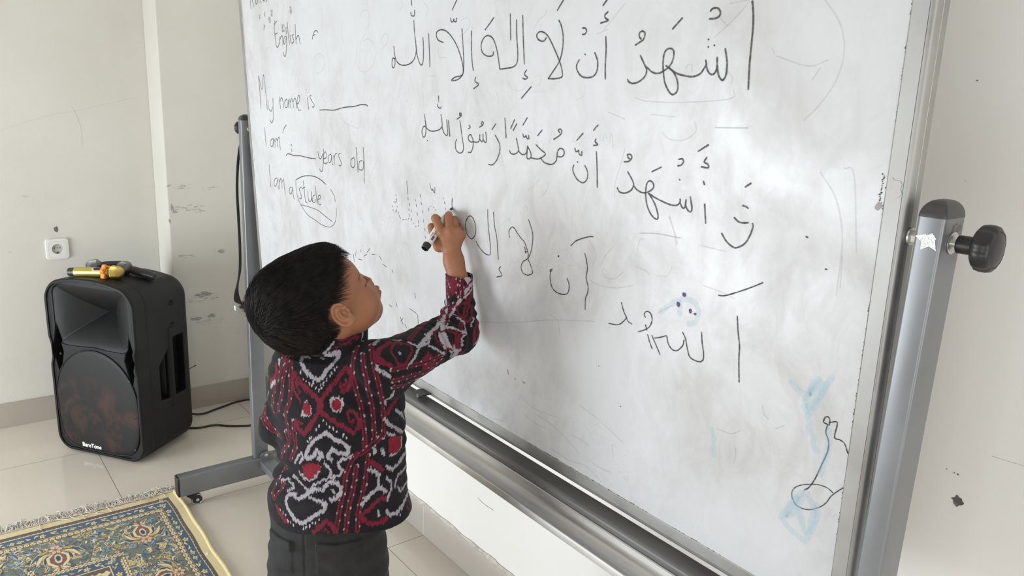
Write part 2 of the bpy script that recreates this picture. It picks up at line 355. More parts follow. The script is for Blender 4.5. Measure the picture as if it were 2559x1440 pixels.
STROKES['eng']='23548,3789 23560,3661 23534,3551;23401,3794 23339,3690 23291,3602;23093,3773 23141,3706 23084,3660 22990,3710 22961,3764;22847,3756 22849,3673;22721,3734 22703,3669;22542,3736 22533,3666;22523,3712 22424,3728 22381,3664;22228,3714 22292,3675;21784,3142 21839,2898 21802,2538 21738,2431 21607,2477 21571,2545;21813,3034 21693,3097 21591,3119;21833,2774 21713,2797 21619,2813;21488,2707 21519,2503;21481,2625 21367,2717 21283,2687 21293,2469;21023,2705 21151,2682 21234,2550 21154,2507 21006,2677;20975,2690 21049,2436 21132,2221 21212,2181 21294,2223 21318,2292;20895,3059 20870,2753 20825,2479;20747,2722 20758,2536;20735,2828 20731,2814;20499,2726 20615,2704 20570,2637 20512,2569 20607,2505 20675,2520;20359,2982 20379,2735 20372,2486;20353,2603 20228,2691 20153,2649 20114,2471;19320,2571 19261,2670 19154,2754 19026,2768 18952,2721;19263,2657 19127,2678;23360,1649 23339,1274 23369,697;23345,1640 23153,1262 22929,1680 22867,1223 22838,680;22728,973 22741,749 22548,643 22411,760;22325,1028 22373,703 22410,434 22558,307 22698,391;21827,1069 21794,747;21797,940 21659,1059 21567,933 21561,761;21271,1026 21435,951 21418,795 21261,828 21176,1015 21194,788;21077,1031 21062,779;21047,948 20927,1049 20847,926 20839,801;20839,968 20693,1069 20625,960 20609,800;20591,906 20425,966 20366,1118 20469,1130 20572,934 20495,757 20332,763;19853,1104 19819,796;19903,1309 19898,1298;19589,1177 19683,1121 19548,1005 19430,916 19503,861 19585,884;23175,113 23162,-148 23164,-406;21751,60 21625,199 21430,305;22509,-152 22719,-212 22784,-369 22639,-389 22499,-182;22527,-159 22527,-366 22481,-424;22430,-162 22410,-394;22398,-251 22292,-123 22218,-238 22229,-381;22209,-192 22059,-78 22039,-226 22033,-444;21176,-355 21168,-442;19370,-286 19331,-433 19218,-464 19070,-330;19001,-190 19057,-518 19162,-774 19263,-797 19322,-748;19062,-459 18856,-393 18883,-261 19006,-324 19063,-519 18943,-576 18809,-523;18561,-288 18725,-355 18726,-516 18597,-477 18527,-312;18527,-312 18528,-525 18482,-547;18409,-302 18395,-539;18388,-380 18314,-268 18221,-248;18009,-218 18123,-279 18057,-377 17979,-475 18046,-546 18135,-536;17268,-271 17415,-335 17441,-477 17321,-522 17228,-432 17237,-294 17279,-272;17115,-9 17093,-294 17074,-607;16823,-308 16972,-346 17027,-514 16909,-540 16796,-492 16753,-314;16739,19 16735,-288 16730,-522;23017,-979 23036,-1280 23026,-1654;22423,-1311 22643,-1381 22734,-1548 22598,-1580 22387,-1338;22387,-1338 22419,-1591 22405,-1645;22304,-1329 22305,-1640;22280,-1420 22136,-1296 22097,-1476 22107,-1617;22085,-1413 21938,-1305 21926,-1503 21900,-1753;21305,-1462 21487,-1499 21559,-1644 21441,-1675 21287,-1490;21287,-1490 21287,-1671 21227,-1809;20646,-1386 20803,-1458 20744,-1545 20686,-1642 20731,-1736 20846,-1721;20478,-1192 20454,-1452 20415,-1755 20305,-1784;20594,-1424 20382,-1356;20205,-1451 20205,-1684 20092,-1727 19986,-1627 19956,-1422;19956,-1422 19965,-1624 19943,-1708;19741,-1495 19872,-1555 19915,-1704 19807,-1719 19697,-1618;19676,-1232 19653,-1499 19618,-1737;19573,-1603 19398,-1552 19389,-1480 19504,-1495 19567,-1659 19491,-1740 19374,-1713'
STROKES['line']='19110,803 18729,825 18272,832 17824,898 17478,938 17145,959 16764,1014 16503,1016 16433,990;21611,-581 21485,-520 21256,-516 21035,-533 20591,-502 20307,-504 19959,-508 19551,-496;21001,-1220 20576,-1087 20139,-1012 19689,-988 19295,-1036 18994,-1119'
STROKES['thin']='21019,-1236 21036,-1431 20985,-1664 20863,-1828 20612,-2003 20275,-2148 19862,-2205 19463,-2274 19067,-2284 18770,-2229 18528,-2061 18424,-1811 18420,-1673;18708,-1218 18508,-1371 18463,-1515;20758,-1910 20236,-1892 19615,-1908 19161,-2000 18708,-2088;16730,-522 16739,-685 16748,-849'
STROKES['dark']='21191,-225 21152,-260'
STROKES['ar']='14335,3180 14327,3076;14367,2947 14349,2882 14235,2871 14213,2974;14255,2776 14235,2514 14192,2289 14204,2126 14323,1984 14559,1907 14820,1905 14993,1970 15083,2099 15116,2291;15087,2035 15177,2047 15219,1950 15202,1864 15144,1853 15085,1928 15087,2046;14196,2289 14152,2085 14056,1930 13984,1899 13925,1980 13899,2222 13914,2432;13694,2504 13678,2197 13667,1857;13156,2317 13334,2365 13407,2455 13367,2531 13216,2558 13033,2518 12854,2407 12679,2241 12542,2022 12481,1851 12494,1718 12654,1622 12834,1597 12878,1610 12761,1659 12564,1689 12483,1728 12453,1908 12470,2190 12507,2548;12890,2757 12866,2690 12795,2696 12777,2733 12760,2694 12700,2682 12678,2746;12830,2899 12736,2999 12672,3068;12195,2495 12197,2220 12178,1961 12139,1784;12066,1663 12083,1588 11967,1537 12128,1456;11757,2499 11612,2604 11494,2694;11509,2111 11527,2048 11695,2040 11847,2107 11886,2236 11809,2351 11677,2395 11528,2342 11429,2203 11361,2014 11312,1808;11312,1808 11143,1820 10915,1848 10813,1925 10799,2107 10831,2349 10843,2623;11019,2734 11002,2298;10673,2683 10652,2343 10612,1893;10550,1792 10605,1721 10520,1670 10586,1640 10654,1660;10681,1314 10417,1516;9782,2715 9640,2863;10040,2304 10116,2252 10244,2281 10290,2347 10241,2397 10137,2399 9994,2321 9834,2126 9690,1914 9624,1761 9635,1681 9786,1655 9971,1654;9971,1654 9881,1742 9705,1924 9630,2122 9627,2327 9683,2488 9737,2561;8654,2276 8636,2100 8640,1869 8627,1657;8879,2046 8811,1924 8816,1779 8893,1697 9043,1673 9185,1705 9275,1799 9279,1873 9225,1947;9100,2030 9089,2022;9173,2420 9109,2414 9082,2366 9119,2328 9174,2324;8629,2628 8691,2583 8675,2539 8616,2505 8776,2474;8738,2724 8660,2796;7930,2215 7968,2253 7965,2306 7901,2324 7860,2283 7887,2209 7933,2185 8037,2137;7930,1991 7851,1880 7792,1787 7825,1693 7939,1620 8059,1597 8139,1625 8156,1653;7795,1829 7689,1761 7573,1741 7462,1778 7357,1851 7305,1957 7320,2054 7398,2075 7472,2025 7490,1894 7471,1745 7425,1595 7325,1472 7247,1462 7194,1532 7221,1663 7295,1761 7377,1819 7434,1844;7376,1811 7239,1745 7085,1710 6936,1700 6826,1737 6771,1800 6736,1855 6747,1910;6736,1855 6709,1785 6654,1733 6594,1738 6558,1808 6564,1946;6553,1838 6525,1730 6479,1668 6440,1661 6402,1730 6403,1883 6447,2051;7354,2332 7195,2467;6731,2176 6722,2170;6726,2083 6717,2077;6630,2099 6622,2093;6731,2528 6695,2559 6617,2557 6570,2506 6588,2455 6654,2433 6738,2433;6098,2609 6065,2449 6053,2276 6054,2072 6055,1836 6041,1544'
STROKES['ar2']='13911,910 13881,739 13844,635 13704,584 13524,590 13346,632 13248,699 13252,832 13280,936;13248,699 13193,589 13099,529 13042,557 13047,679 13073,840;13006,803 12984,642 12960,521;12602,842 12561,686 12527,529 12483,332 12531,238 12640,215 12749,272 12766,392 12727,476;12550,982 12610,984 12604,941 12550,959 12575,922 12702,867;13358,1295 13357,1184;13409,1127 13391,1081 13296,1054 13272,1085;13872,648 13945,666 14023,587 14015,470 13954,435 13890,499 13863,659 13883,774;13821,380 13805,372;13006,827 12983,656 12967,525;12291,768 12250,747 12271,719 12313,702;11888,823 11856,859 11817,842 11841,796 11948,752;11888,823 11849,796;11547,730 11426,840;11151,958 11130,786 11110,606;10979,783 10864,945;10907,751 10800,874;10630,859 10510,993;12231,598 12301,571 12310,500 12232,459 12150,476 12211,577 12260,597;12150,465 12163,359 12234,261 12317,254;12150,465 12008,468 11948,513 11928,617;11928,526 11869,484 11829,532 11829,634;11829,532 11762,480 11719,517 11739,674;11444,636 11311,489 11303,357 11384,194 11517,87 11652,79;10813,621 10768,506 10749,400 10854,338 10961,340 11009,391;10749,400 10625,346 10523,386 10492,505;10492,505 10404,406 10392,322 10452,285 10504,313 10491,463;10402,311 10251,303 10136,323 10002,407 10124,470 10258,547;10136,333 10019,260 9842,245 9719,318 9693,462 9634,528 9542,515 9524,446 9583,395 9691,392;10626,708 10598,657 10547,670 10537,688 10512,641 10454,639 10469,692;10219,702 10102,805;9645,788 9686,825 9632,848 9593,801 9658,737 9795,668;9014,306 8946,210 8951,92 9043,22 9176,58 9276,157 9297,225 9276,287;9196,348 9184,341;9265,562 9233,509 9184,523 9176,533 9153,476 9094,461 9097,520;9222,692 9083,811;8760,546 8732,309 8705,-14;8779,741 8796,696 8733,657 8834,636;8841,870 8781,933 8742,958;8062,298 7972,196 7928,118 7972,29 8096,-32 8213,-28 8267,29;7927,100 7848,44 7735,17 7627,43 7536,108 7536,171 7597,210 7657,176 7678,82 7669,-44 7622,-185 7528,-301 7429,-341 7410,-283 7468,-146 7561,-31 7626,25;7601,19 7477,-29 7310,-71 7170,-93 7069,-83 7017,-32 7016,12;7016,-41 6966,-104 6923,-90 6911,16;6915,-54 6877,-118 6820,-145 6797,-90 6839,69;7092,570 7027,581 7006,540 7041,494 7102,476;7056,289 7047,283;7578,346 7402,431;8069,509 8085,554 8022,559 7994,516 8053,456 8149,441;8069,509 8030,494;6634,309 6613,266;6583,-1 6541,-264;6608,638 6643,572 6578,545 6574,499 6688,502;6760,709 6597,807;5953,309 5871,366;6081,-115 6008,-162 5930,-166 5856,-152;5964,60 5916,56 5880,36;6260,-361 6174,-456 6068,-514 5990,-511 5882,-439 5810,-311 5780,-192 5790,-153'
STROKES['boy']='12268,-992 12362,-1051 12435,-1212 12389,-1368 12272,-1444 12179,-1437 12087,-1332 12077,-1183 12154,-1034 12255,-990;11675,-781 11662,-1065 11609,-1345 11581,-1604 11616,-1669 11771,-1666 11951,-1578 12064,-1476;11490,-812 11455,-1059 11381,-1280 11349,-1535 11326,-1702;11248,-1831 11303,-1895 11204,-1994 11375,-2064;10431,-797 10364,-901 10304,-1050 10317,-1272 10395,-1472 10463,-1535 10579,-1608 10624,-1718 10574,-1810 10456,-1829 10360,-1803 10292,-1752 10345,-1625 10425,-1516 10427,-1416 10528,-1236 10627,-1178 10747,-1098 10828,-1024 10908,-1006 10988,-1075 10999,-1140 10978,-1212;9789,-1611 9802,-1735 9750,-1895 9632,-1966 9456,-1969 9336,-1922 9296,-1818 9311,-1726 9358,-1660;9814,-1604 9747,-1573;9813,-1628 9753,-1604;9289,-1073 9177,-977 9033,-907 8844,-841 8751,-826;8940,-1140 8893,-1244 8863,-1398 8887,-1541 8831,-1690 8841,-1808 8884,-1912 8881,-2103;8056,-1778 8003,-1903 7939,-1998 7978,-2064 8104,-2165 8314,-2198;7940,-1976 7891,-2052 7809,-2075;7535,-1894 7566,-1848 7515,-1792 7438,-1804 7398,-1901 7443,-2021 7547,-2104 7668,-2166;7526,-2011 7492,-2089;7468,-2159 7425,-2256 7362,-2358;7384,-2146 7286,-2281 7196,-2407;7322,-2172 7218,-2132 7104,-2074;7090,-2075 7055,-2182 6971,-2254 6870,-2241 6778,-2134 6765,-2047;6803,-1932 6738,-2018 6687,-2170 6627,-2277 6479,-2298 6399,-2249 6397,-2146 6435,-1994 6462,-1839;6224,-1234 6131,-1218 5983,-1150 5741,-1020 5548,-904;5890,-1455 5850,-1690 5811,-1853 5799,-2065 5762,-2379;10527,-1310 10497,-1424;10513,-1412 10459,-1387;9601,-1305 9583,-1321;9608,-1321 9581,-1301;12904,-721 12916,-875 12876,-1014'
STROKES['draw']='4426,-2506 4481,-2494 4468,-2426 4429,-2406 4403,-2443 4405,-2508;4426,-2506 4432,-2626 4383,-2725 4380,-2864 4437,-3086 4496,-3302 4565,-3458 4624,-3524;4409,-2478 4322,-2429 4302,-2468 4315,-2639 4242,-2646 4177,-2673 4122,-2778'
STROKES['draw2']='4238,-3383 4316,-3353 4423,-3358 4549,-3405 4696,-3491 4780,-3592 4781,-3698 4705,-3789 4547,-3777 4404,-3677 4311,-3563 4261,-3449 4208,-3369 4119,-3255'
STROKES['purple']='6843,-1348 6818,-1342 6797,-1358 6810,-1385 6835,-1379 6843,-1348;6827,-1360 6816,-1370;6935,-1516 6913,-1507 6892,-1526 6904,-1558 6930,-1552 6935,-1516;6919,-1529 6906,-1536;6702,-1565 6686,-1557 6672,-1576 6682,-1603 6697,-1593 6702,-1565'
STROKES['blue']='7250,-1736 7079,-1589 6936,-1482 6767,-1421 6620,-1436 6550,-1540 6552,-1641 6604,-1735 6710,-1783;6886,-1480 6884,-1561 6880,-1684;4447,-1872 4573,-2187 4635,-2380;4604,-1945 4707,-2149 4768,-2277;4496,-1971 4645,-2298 4721,-2390;4726,-2349 4674,-2416 4705,-2515 4653,-2582 4663,-2673 4587,-2753 4587,-2841 4512,-2920;4999,-2118 4901,-2183 4785,-2229;4917,-4084 4813,-3854 4720,-3668;4881,-4078 4776,-4168 4630,-4211 4522,-4248;4679,-3812 4614,-3966 4539,-4115;4546,-3608 4467,-3707 4466,-3891 4507,-4192;4431,-3644 4409,-3816 4465,-4076;4397,-2569 4380,-2864 4441,-3221;4642,-3562 4733,-3745 4842,-4010 4756,-3944 4668,-3713 4578,-3532;4681,-2012 4723,-2197 4666,-2134 4579,-1978;4736,-2266 4765,-2385 4689,-2465;6158,-3244 6101,-3371 6087,-3516 6069,-3639'
STROKES['dash']='14716,-561 14714,-647 14688,-860;14684,-921 14681,-982;13757,-514 13729,-602 13669,-653 13637,-616 13624,-664 13569,-687 13559,-566;14171,-794 14148,-862;14133,-962 14109,-1019;14075,-1133 14061,-1191;14048,-1335 14047,-1395;14007,-1518 13990,-1576;13985,-1696 13977,-1738;14373,-933 14355,-969;14338,-1032 14321,-1094;14307,-1209 14297,-1277;14268,-1377 14252,-1449;14648,-1073 14644,-1125;14613,-1051 14622,-1087;14653,-1170 14659,-1224;14552,-1183 14569,-1246;14646,-1301 14639,-1362;14555,-1376 14551,-1428;15148,-1319 15130,-1371;15110,-1395 15044,-1466;14956,-1474 14868,-1461;14816,-1459 14780,-1436;14710,-1420 14675,-1402;14476,-1478 14453,-1492;14395,-1545 14355,-1542;14278,-1517 14243,-1486;15225,-935 15220,-974;15194,-1021 15217,-1095 15271,-1111 15343,-1112;15422,-1213 15406,-1247;15187,-1190 15178,-1216;15216,-1266 15231,-1331 15293,-1343;15384,-1298 15371,-1324;13817,-1047 13820,-1115;13737,-991 13728,-998;13641,-1006 13626,-1012;13550,-1043 13538,-1058;13249,-754 13235,-771;13201,-840 13172,-880;13168,-958 13163,-990;17542,-2763 17507,-2963;17365,-2628 17436,-2795;17144,-2563 17097,-2630;16777,-2571 16612,-2441;16945,-2702 16782,-2621;16521,-2573 16368,-2544;16121,-2546 16029,-2625;15987,-2714 15796,-2749;17278,-2841 17062,-2825;15514,-2763 15471,-2826;14502,-3107 14464,-3214;14741,-3539 14438,-3580;14395,-3593 14364,-3867;15209,-3849 15081,-4010;15377,-3550 15336,-3638;14720,-4010 14593,-4119;14988,-3985 14902,-4059;15717,-3682 15603,-3703;15073,-3862 15189,-3965;14636,-4083 14506,-4119;11006,-3861 10980,-3951;10781,-3968 10746,-3989;10533,-3961 10456,-3974;7968,-3542 7953,-3545;12024,-7179 11791,-7219 11451,-7203'
STROKES['ghost']='16631,2981 16520,3086 16318,3107 16178,3023 16194,2827 16414,2592 16742,2354 16860,2219;16529,2439 16273,2487 16036,2380 15957,2157 16072,1935 16385,1778 16693,1778 16865,1895;15647,2456 15499,2559 15363,2533 15421,2364 15663,2239;19317,2063 19042,2211 18739,2156 18637,2005 18786,1805 19176,1703;17484,2933 17625,2659 17513,2421;16842,2402 16899,2081 16997,1896;14744,3208 14709,3084 14843,2990;13847,3108 13697,2963 13780,2832;18585,2401 18437,2151 18427,1755;14583,2258 14638,2050;13991,1550 13959,1343 13930,1052;13705,1675 13412,1686;12532,2693 12327,2737 12227,2623 12363,2501 12606,2399;13338,2229 13305,2052 13045,2029;22619,2217 22497,2415 22252,2437;23777,1965 23891,1662;22718,1343 22396,1319;17955,763 17745,572 17302,495 16922,466 16790,739;16131,604 16012,842;14889,711 14808,560;12161,2566 12298,2278;10376,2451 10221,2598 10083,2667 10040,2749;8692,2383 8472,2563 8284,2721;8614,2379 8847,2318;6639,2193 6372,2392 6138,2597;6309,1608 6298,1685 6426,1807;7995,1397 7751,1351 7074,1354 6309,1423 6263,1532;7072,1809 7035,1857 6970,1841 6973,1761;5742,2035 5710,1977;6506,1045 5989,1065;6432,2602 6141,2626;6566,2432 6442,2336;7439,936 7294,842 7029,843 6827,972 6860,1102;8142,641 8205,433 8314,103 8312,-125;6505,1039 5989,1065;8539,1167 8171,1074;7666,1167 7209,1152;7726,-601 7364,-551 6971,-549;7200,-271 7092,-470 7028,-676;10098,-351 9939,-203 9911,-74;8541,-1243 8458,-1094 8289,-910;7798,-969 7734,-707 7655,-672;7799,-1139 7591,-1160 7506,-1205;7192,-257 7072,-494 7009,-642;8534,-1354 8437,-1445 8227,-1423 8060,-1278;7769,-609 7476,-561 6944,-542;8841,-897 8674,-1090 8726,-1280;12072,-3149 10961,-2884 9792,-2526 8640,-2249;9796,-2426 9577,-2469 9495,-2721;8805,-1569 8551,-1605 8188,-1569 7820,-1443;6604,-590 6172,-597;6504,-1152 6180,-1176 5954,-1219;7300,-1770 7029,-1576;10555,-4267 10172,-4389 9457,-4314;10169,-4485 9623,-4534 9100,-4702 8889,-4799;9108,-4519 8862,-4513 8660,-4536;9694,-5010 9169,-5044 8717,-4972 8316,-5098;10450,-4623 10164,-4678 9796,-4665;8934,-3877 8458,-3967 7855,-4162;8645,-4818 8369,-4850 8104,-4822;6051,-3202 5810,-3181 5663,-3074;5740,-3335 5701,-3454 5725,-3612;5364,-2586 5326,-2699 5248,-2750;5140,-2846 5010,-2750;7814,-4766 7719,-4795 7717,-4708;11571,-5111 11042,-4997;8101,-4292 8068,-4511;11792,-4982 11681,-5012;5156,2603 4894,2285 4805,1979 4861,1671 5026,1397 5211,1203;5682,1949 5236,1829 4990,1894;5164,1669 5079,1805;4925,607 4680,301 4544,-159 4529,-848;4631,683 4499,603 4355,-271;4518,-350 4492,-740;15061,-2272 14953,-2034 14811,-1985 14703,-2134 14641,-2262;16804,-1171 16544,-1265;17520,-2784 17454,-2703;17301,-2608 17250,-2679 17126,-2562;16909,-2642 16590,-2439;16385,-2544 16067,-2511;16123,-1884 16094,-2184;22947,-2944 22896,-3429;22043,-2768 21868,-2915;23079,-3395 22852,-3554 23077,-3829'
STROKES['light']='18993,1190 18770,989 18389,1102;18119,1359 18278,1029 17810,1018;16571,1407 16649,1124;16178,1252 16341,1109 16036,1164;20975,1534 20711,1809 20610,1564;20341,1915 20516,1700 20078,1408;18552,1250 18780,911;10259,606 10157,488 10060,516 10129,635;9935,607 9846,796 9717,663;8633,717 8599,831 8511,706 8453,840 8400,621;9354,687 9147,643 9126,818;10605,-592 10535,-560 10482,-597 10533,-649 10604,-625;10473,-267 10338,-164 10173,-60;11730,-43 11850,-242;8304,-48 8258,53;10600,-608 10544,-563 10486,-592 10542,-648;10194,-1619 10050,-1444 9902,-1488 9934,-1592 10119,-1604 10194,-1619;9624,-1267 9420,-1182 9210,-1329 9041,-1411 9548,-1418;8537,-1309 8412,-1351;7347,-1193 7167,-1155 7091,-997;11236,-1025 11072,-873 10949,-955;11141,1615 10926,1450 10684,1454 10518,1579;10387,1661 10194,1702 10221,1542 10385,1561;10480,1417 10090,1445 9873,1508;9267,1327 9099,1407 9079,1557;11430,1420 11355,1206;16437,-629 16098,-256 16320,-470 16495,-684 16133,-695;15316,-256 15123,-170 15186,-430;17327,-1997 17021,-1741 16989,-1997;15676,-2011 15759,-1777 15541,-1473 15398,-1525;17081,-2381 16634,-2316 16711,-2579;17526,-587 17427,-732;14268,-5 14145,-127'
# ================================================================= rolling whiteboard
wbd = thing('rolling_whiteboard', (.87, 1.43, 0), 'large white marker board on a grey steel castor stand, covered in handwriting', 'whiteboard')
TH = math.radians(-2.5)
PIVX, PIVZ = .86, 1.272
BUP = Vector((math.sin(TH), 0, math.cos(TH))); BN = Vector((math.cos(TH), 0, -math.sin(TH)))
def bp(s, v, h=0.0):
    return Vector((PIVX, s, PIVZ)) + BUP*v - BN*h
S0, S1, V0, V1 = .410, 2.432, -.518, .520
def board_mat():
    m, t, b = nmat('whiteboard enamel', (.8,.8,.8), .3, 0, .5)
    co = coords(t)
    n1 = nd(t, 'ShaderNodeTexNoise', Scale=5, Detail=9, Roughness=.62, Distortion=.6); t.links.new(co, n1.inputs[0])
    n2 = nd(t, 'ShaderNodeTexNoise', Scale=22, Detail=7, Roughness=.65, Distortion=.9); t.links.new(coords(t, (1,1,.55)), n2.inputs[0])
    n3 = nd(t, 'ShaderNodeTexNoise', Scale=2.2, Detail=2); t.links.new(co, n3.inputs[0])
    c1 = ramp(t, n1.outputs[0], [(.36, (.515,.510,.518)), (.56, (.608,.615,.637))])
    c2 = ramp(t, n2.outputs[0], [(.36, (.86,.85,.845)), (.56, (1,1,1))])
    c = mixc(t, .8, c1, c2, 'MULTIPLY')
    c = mixc(t, ramp(t, n3.outputs[0], [(.45, (0,0,0)), (.62, (.75,.75,.75))]), c, (.625,.640,.665))
    t.links.new(c, b.inputs['Base Color'])
    t.links.new(ramp(t, n1.outputs[0], [(.35, (.42,)*3), (.65, (.24,)*3)]), b.inputs['Roughness'])
    return m
surf = MB(); NS, NV = 24, 12
surf.prism([(S0-.004, V0-.004), (S1+.004, V0-.004), (S1+.004, V1+.004), (S0-.004, V1+.004)], lambda u, v, h: bp(u, v, h), -.018, 0)
surface = obj('writing_surface', surf, board_mat(), wbd)
alu = noisy('brushed aluminium', (.55,.54,.52), (.66,.65,.63), 9, .36, .85, stretch=(6,.5,1), rvar=.06)
alu_r = noisy('scuffed aluminium', (.34,.335,.325), (.43,.425,.41), 14, .5, .75, rvar=.08)
fr = MB(); prof = [(-.0015,.0004), (0,.0014), (.0176,.0014), (.0182,.0006), (.0188,.0022), (.0212,.0019), (.0240,.0002), (.0262,-.0035), (.0270,-.009), (.0262,-.0098), (.0270,-.0106), (.0270,-.0225), (0,-.0225), (0,-.018)]
cor = [(S0, V0, -1, -1), (S1, V0, 1, -1), (S1, V1, 1, 1), (S0, V1, -1, 1)]; n = len(prof)
fv = [bp(cs + ds*o, cv + dv*o, h) for cs, cv, ds, dv in cor for o, h in prof]
fr.add(fv, [(i*n+k, ((i+1) % 4)*n+k, ((i+1) % 4)*n+k+1, i*n+k+1) for i in range(4) for k in range(n-1)])
frame = obj('frame', fr, alu_r, wbd, smooth=.5)
# grimy chipped seam between the white sheet and its frame
rag = MB(); rr = random.Random(11)
def seam(p0, p1, inward, n, amp, dens):
    for k in range(n):
        if noise.noise((k*.11, p0[0]*7, p0[1]*5)) + rr.random()*.5 < dens: continue
        t = k/n; s = p0[0] + (p1[0]-p0[0])*t; v = p0[1] + (p1[1]-p0[1])*t
        L = (abs(p1[0]-p0[0]) + abs(p1[1]-p0[1]))/n*(.8+rr.random()*1.4); a = amp*(.3+rr.random())
        du, dv = (p1[0]-p0[0]), (p1[1]-p0[1]); l = math.hypot(du, dv); du, dv = du/l*L, dv/l*L
        ix, iy = inward
        rag.add([bp(s, v, .0006), bp(s+du, v+dv, .0006), bp(s+du*.8+ix*a*.5, v+dv*.8+iy*a*.5, .0005), bp(s+du*.3+ix*a, v+dv*.3+iy*a, .0005)], [(0,1,2,3)])
seam((S0, V0), (S1, V0), (0, 1), 420, .0026, .10)
seam((S0, V0), (S0, V1), (1, 0), 300, .0022, .26)
seam((S1, V0), (S1, V1), (-1, 0), 220, .0022, .12)
rag.add([bp(S0, v, .0005) for v in (-.25, .3)] + [bp(S0+.0009, v, .0005) for v in (.3, -.25)], [(0,1,2,3)])
obj('chipped_edge', rag, noisy('dark grime', (.05,.048,.045), (.16,.15,.145), 80, .8), surface)
# ---- writing
def ink_mat(name, c, alpha=1.0, rough=.45):
    m, t, b = nmat(name, c, rough, 0, .3)
    n = nd(t, 'ShaderNodeTexNoise', Scale=240, Detail=3); t.links.new(coords(t), n.inputs[0])
    a = ramp(t, n.outputs[0], [(.3, (alpha*.6,)*3), (.6, (alpha,)*3)]); t.links.new(a, b.inputs['Alpha'])
    return m
def ink(name, keys, mat, label, h=.0006):
    m = MB(); r2 = random.Random(5)
    for key, w in keys:
        for st in STROKES[key].split(';'):
            P = [tuple(float(q)*1e-4 for q in p.split(',')) for p in st.split()]
            Q = crom([(a, b, 0) for a, b in P], 7); h += 2e-7
            L = []; Rr = []; ph = r2.random()*50
            for k, q in enumerate(Q):
                d = Q[min(k+1, len(Q)-1)] - Q[max(k-1, 0)]
                if d.length < 1e-9: d = Vector((1,0,0))
                nn = Vector((-d.y, d.x, 0)).normalized() * w/2 * (1 + .28*noise.noise((k*.35+ph, 0, 0)))
                L.append(q+nn); Rr.append(q-nn)
            e = (Q[-1]-Q[-2]).normalized()*w*.35; e0 = (Q[0]-Q[1]).normalized()*w*.35
            L = [L[0]*.75+Rr[0]*.25+e0] + L + [L[-1]*.75+Rr[-1]*.25+e]; Rr = [Rr[0]*.75+L[1]*.25+e0] + Rr + [Rr[-1]*.75+L[-2]*.25+e]
            K = len(L)
            m.add([bp(p.x, p.y, h) for p in L] + [bp(p.x, p.y, h) for p in Rr], [(k, k+1, K+k+1, K+k) for k in range(K-1)])
    return tag(obj(name, m, mat, surface), label)
grey_ink = ink_mat('dry marker grey', (.06,.056,.054), .95); black_ink = ink_mat('dry marker black', (.03,.028,.03), .95)
ink('english_handwriting', [('eng', .0021), ('line', .0025), ('thin', .0015), ('dark', .003)], grey_ink, 'grey English sentences')
charcoal = ink_mat('dry marker charcoal', (.055,.048,.045), .92)
ink('arabic_handwriting', [('ar', .0025)], charcoal, 'large charcoal Arabic top line with vowel marks')
ink('arabic_handwriting', [('ar2', .0024)], charcoal, 'smaller charcoal Arabic second line sloping down to the right')
ink('practice_handwriting', [('boy', .0019)], black_ink, 'shaky black practice letters')
ink('line_drawing', [('draw', .0015), ('draw2', .0012)], black_ink, 'small black doodle with an oval foot')
ink('dashed_guide_letters', [('dash', .0014)], grey_ink, 'dashed grey tracing letters')
ink('purple_dots', [('purple', .0026)], ink_mat('purple marker', (.09,.03,.17), .95), 'purple marker dots')
ink('blue_scribble', [('blue', .0085)], ink_mat('pale blue marker', (.45,.72,.84), .22), 'pale blue scribbles')
ink('erased_trace', [('ghost', .0017)], ink_mat('erased marker ghost', (.40,.385,.38), .20), 'faint grey traces of erased writing')
ink('wiped_trace', [('light', .0024)], ink_mat('wiped line', (.80,.805,.81), .40), 'pale wiped lines')
eraser = MB(); smud = [(2.26,.30,.010,.008), (2.215,.318,.010,.009), (2.195,.335,.009,.009), (2.25,.335,.006,.007), (2.06,.335,.009,.010), (2.12,.292,.012,.011), (2.10,.285,.007,.010), (2.29,.33,.005,.006)]
for k, (a, b, c, d) in enumerate(smud): eraser.prism(rrect(c*1.6, d*1.9, .001, 1, a, b), bp, .0002, .0005)
obj('eraser_smudge', eraser, chip_alpha('grey eraser smudge', (.40,.39,.38), 160, .40, .70, (1,1,1)), surface)
# patches where the plastic film peeled
pl = MB(); pl.prism([(.408,.063),(.405,.0635),(.403,.061),(.396,.0605),(.3935,.057),(.3945,.052),(.3925,.047),(.395,.043),(.399,.041),(.404,.042),(.406,.046),(.405,.051),(.407,.055)], bp, .0014, .0020)
obj('peeled_patch', pl, noisy('bare grey metal', (.40,.385,.37), (.45,.43,.42), 60, .5, .3), frame)
pc = MB(); pc.prism([(.417,.0352),(.4155,.033),(.4145,.0352),(.4135,.033),(.413,.029),(.417,.0245),(.4205,.026),(.421,.029),(.419,.0325)], bp, .0002, .0005)
obj('torn_patch', pc, noisy('grey torn film', (.33,.30,.285), (.38,.35,.33), 60, .7), surface)
sp = MB()
for k in range(15):
    v = .066 - k*.0021; sp.prism(blob(.4162+.0012*rr.uniform(-1,1), v, .0012*rr.uniform(.4,1.1), .0011*rr.uniform(.4,1), k, 9), bp, .0002, .0005)
for a, b, r_ in ((1.327,-.412,.0026), (1.345,-.408,.0013), (1.372,-.392,.0012), (.66,-.16,.0025), (.85,-.30,.0012), (.5,-.02,.002), (.47,-.055,.0016)): sp.prism(blob(a, b, r_, r_*.7, int(a*99), 9), bp, .0002, .0005)
obj('ink_speck', sp, noisy('dark speck', (.06,.055,.05), (.14,.13,.125), 80, .8), surface)
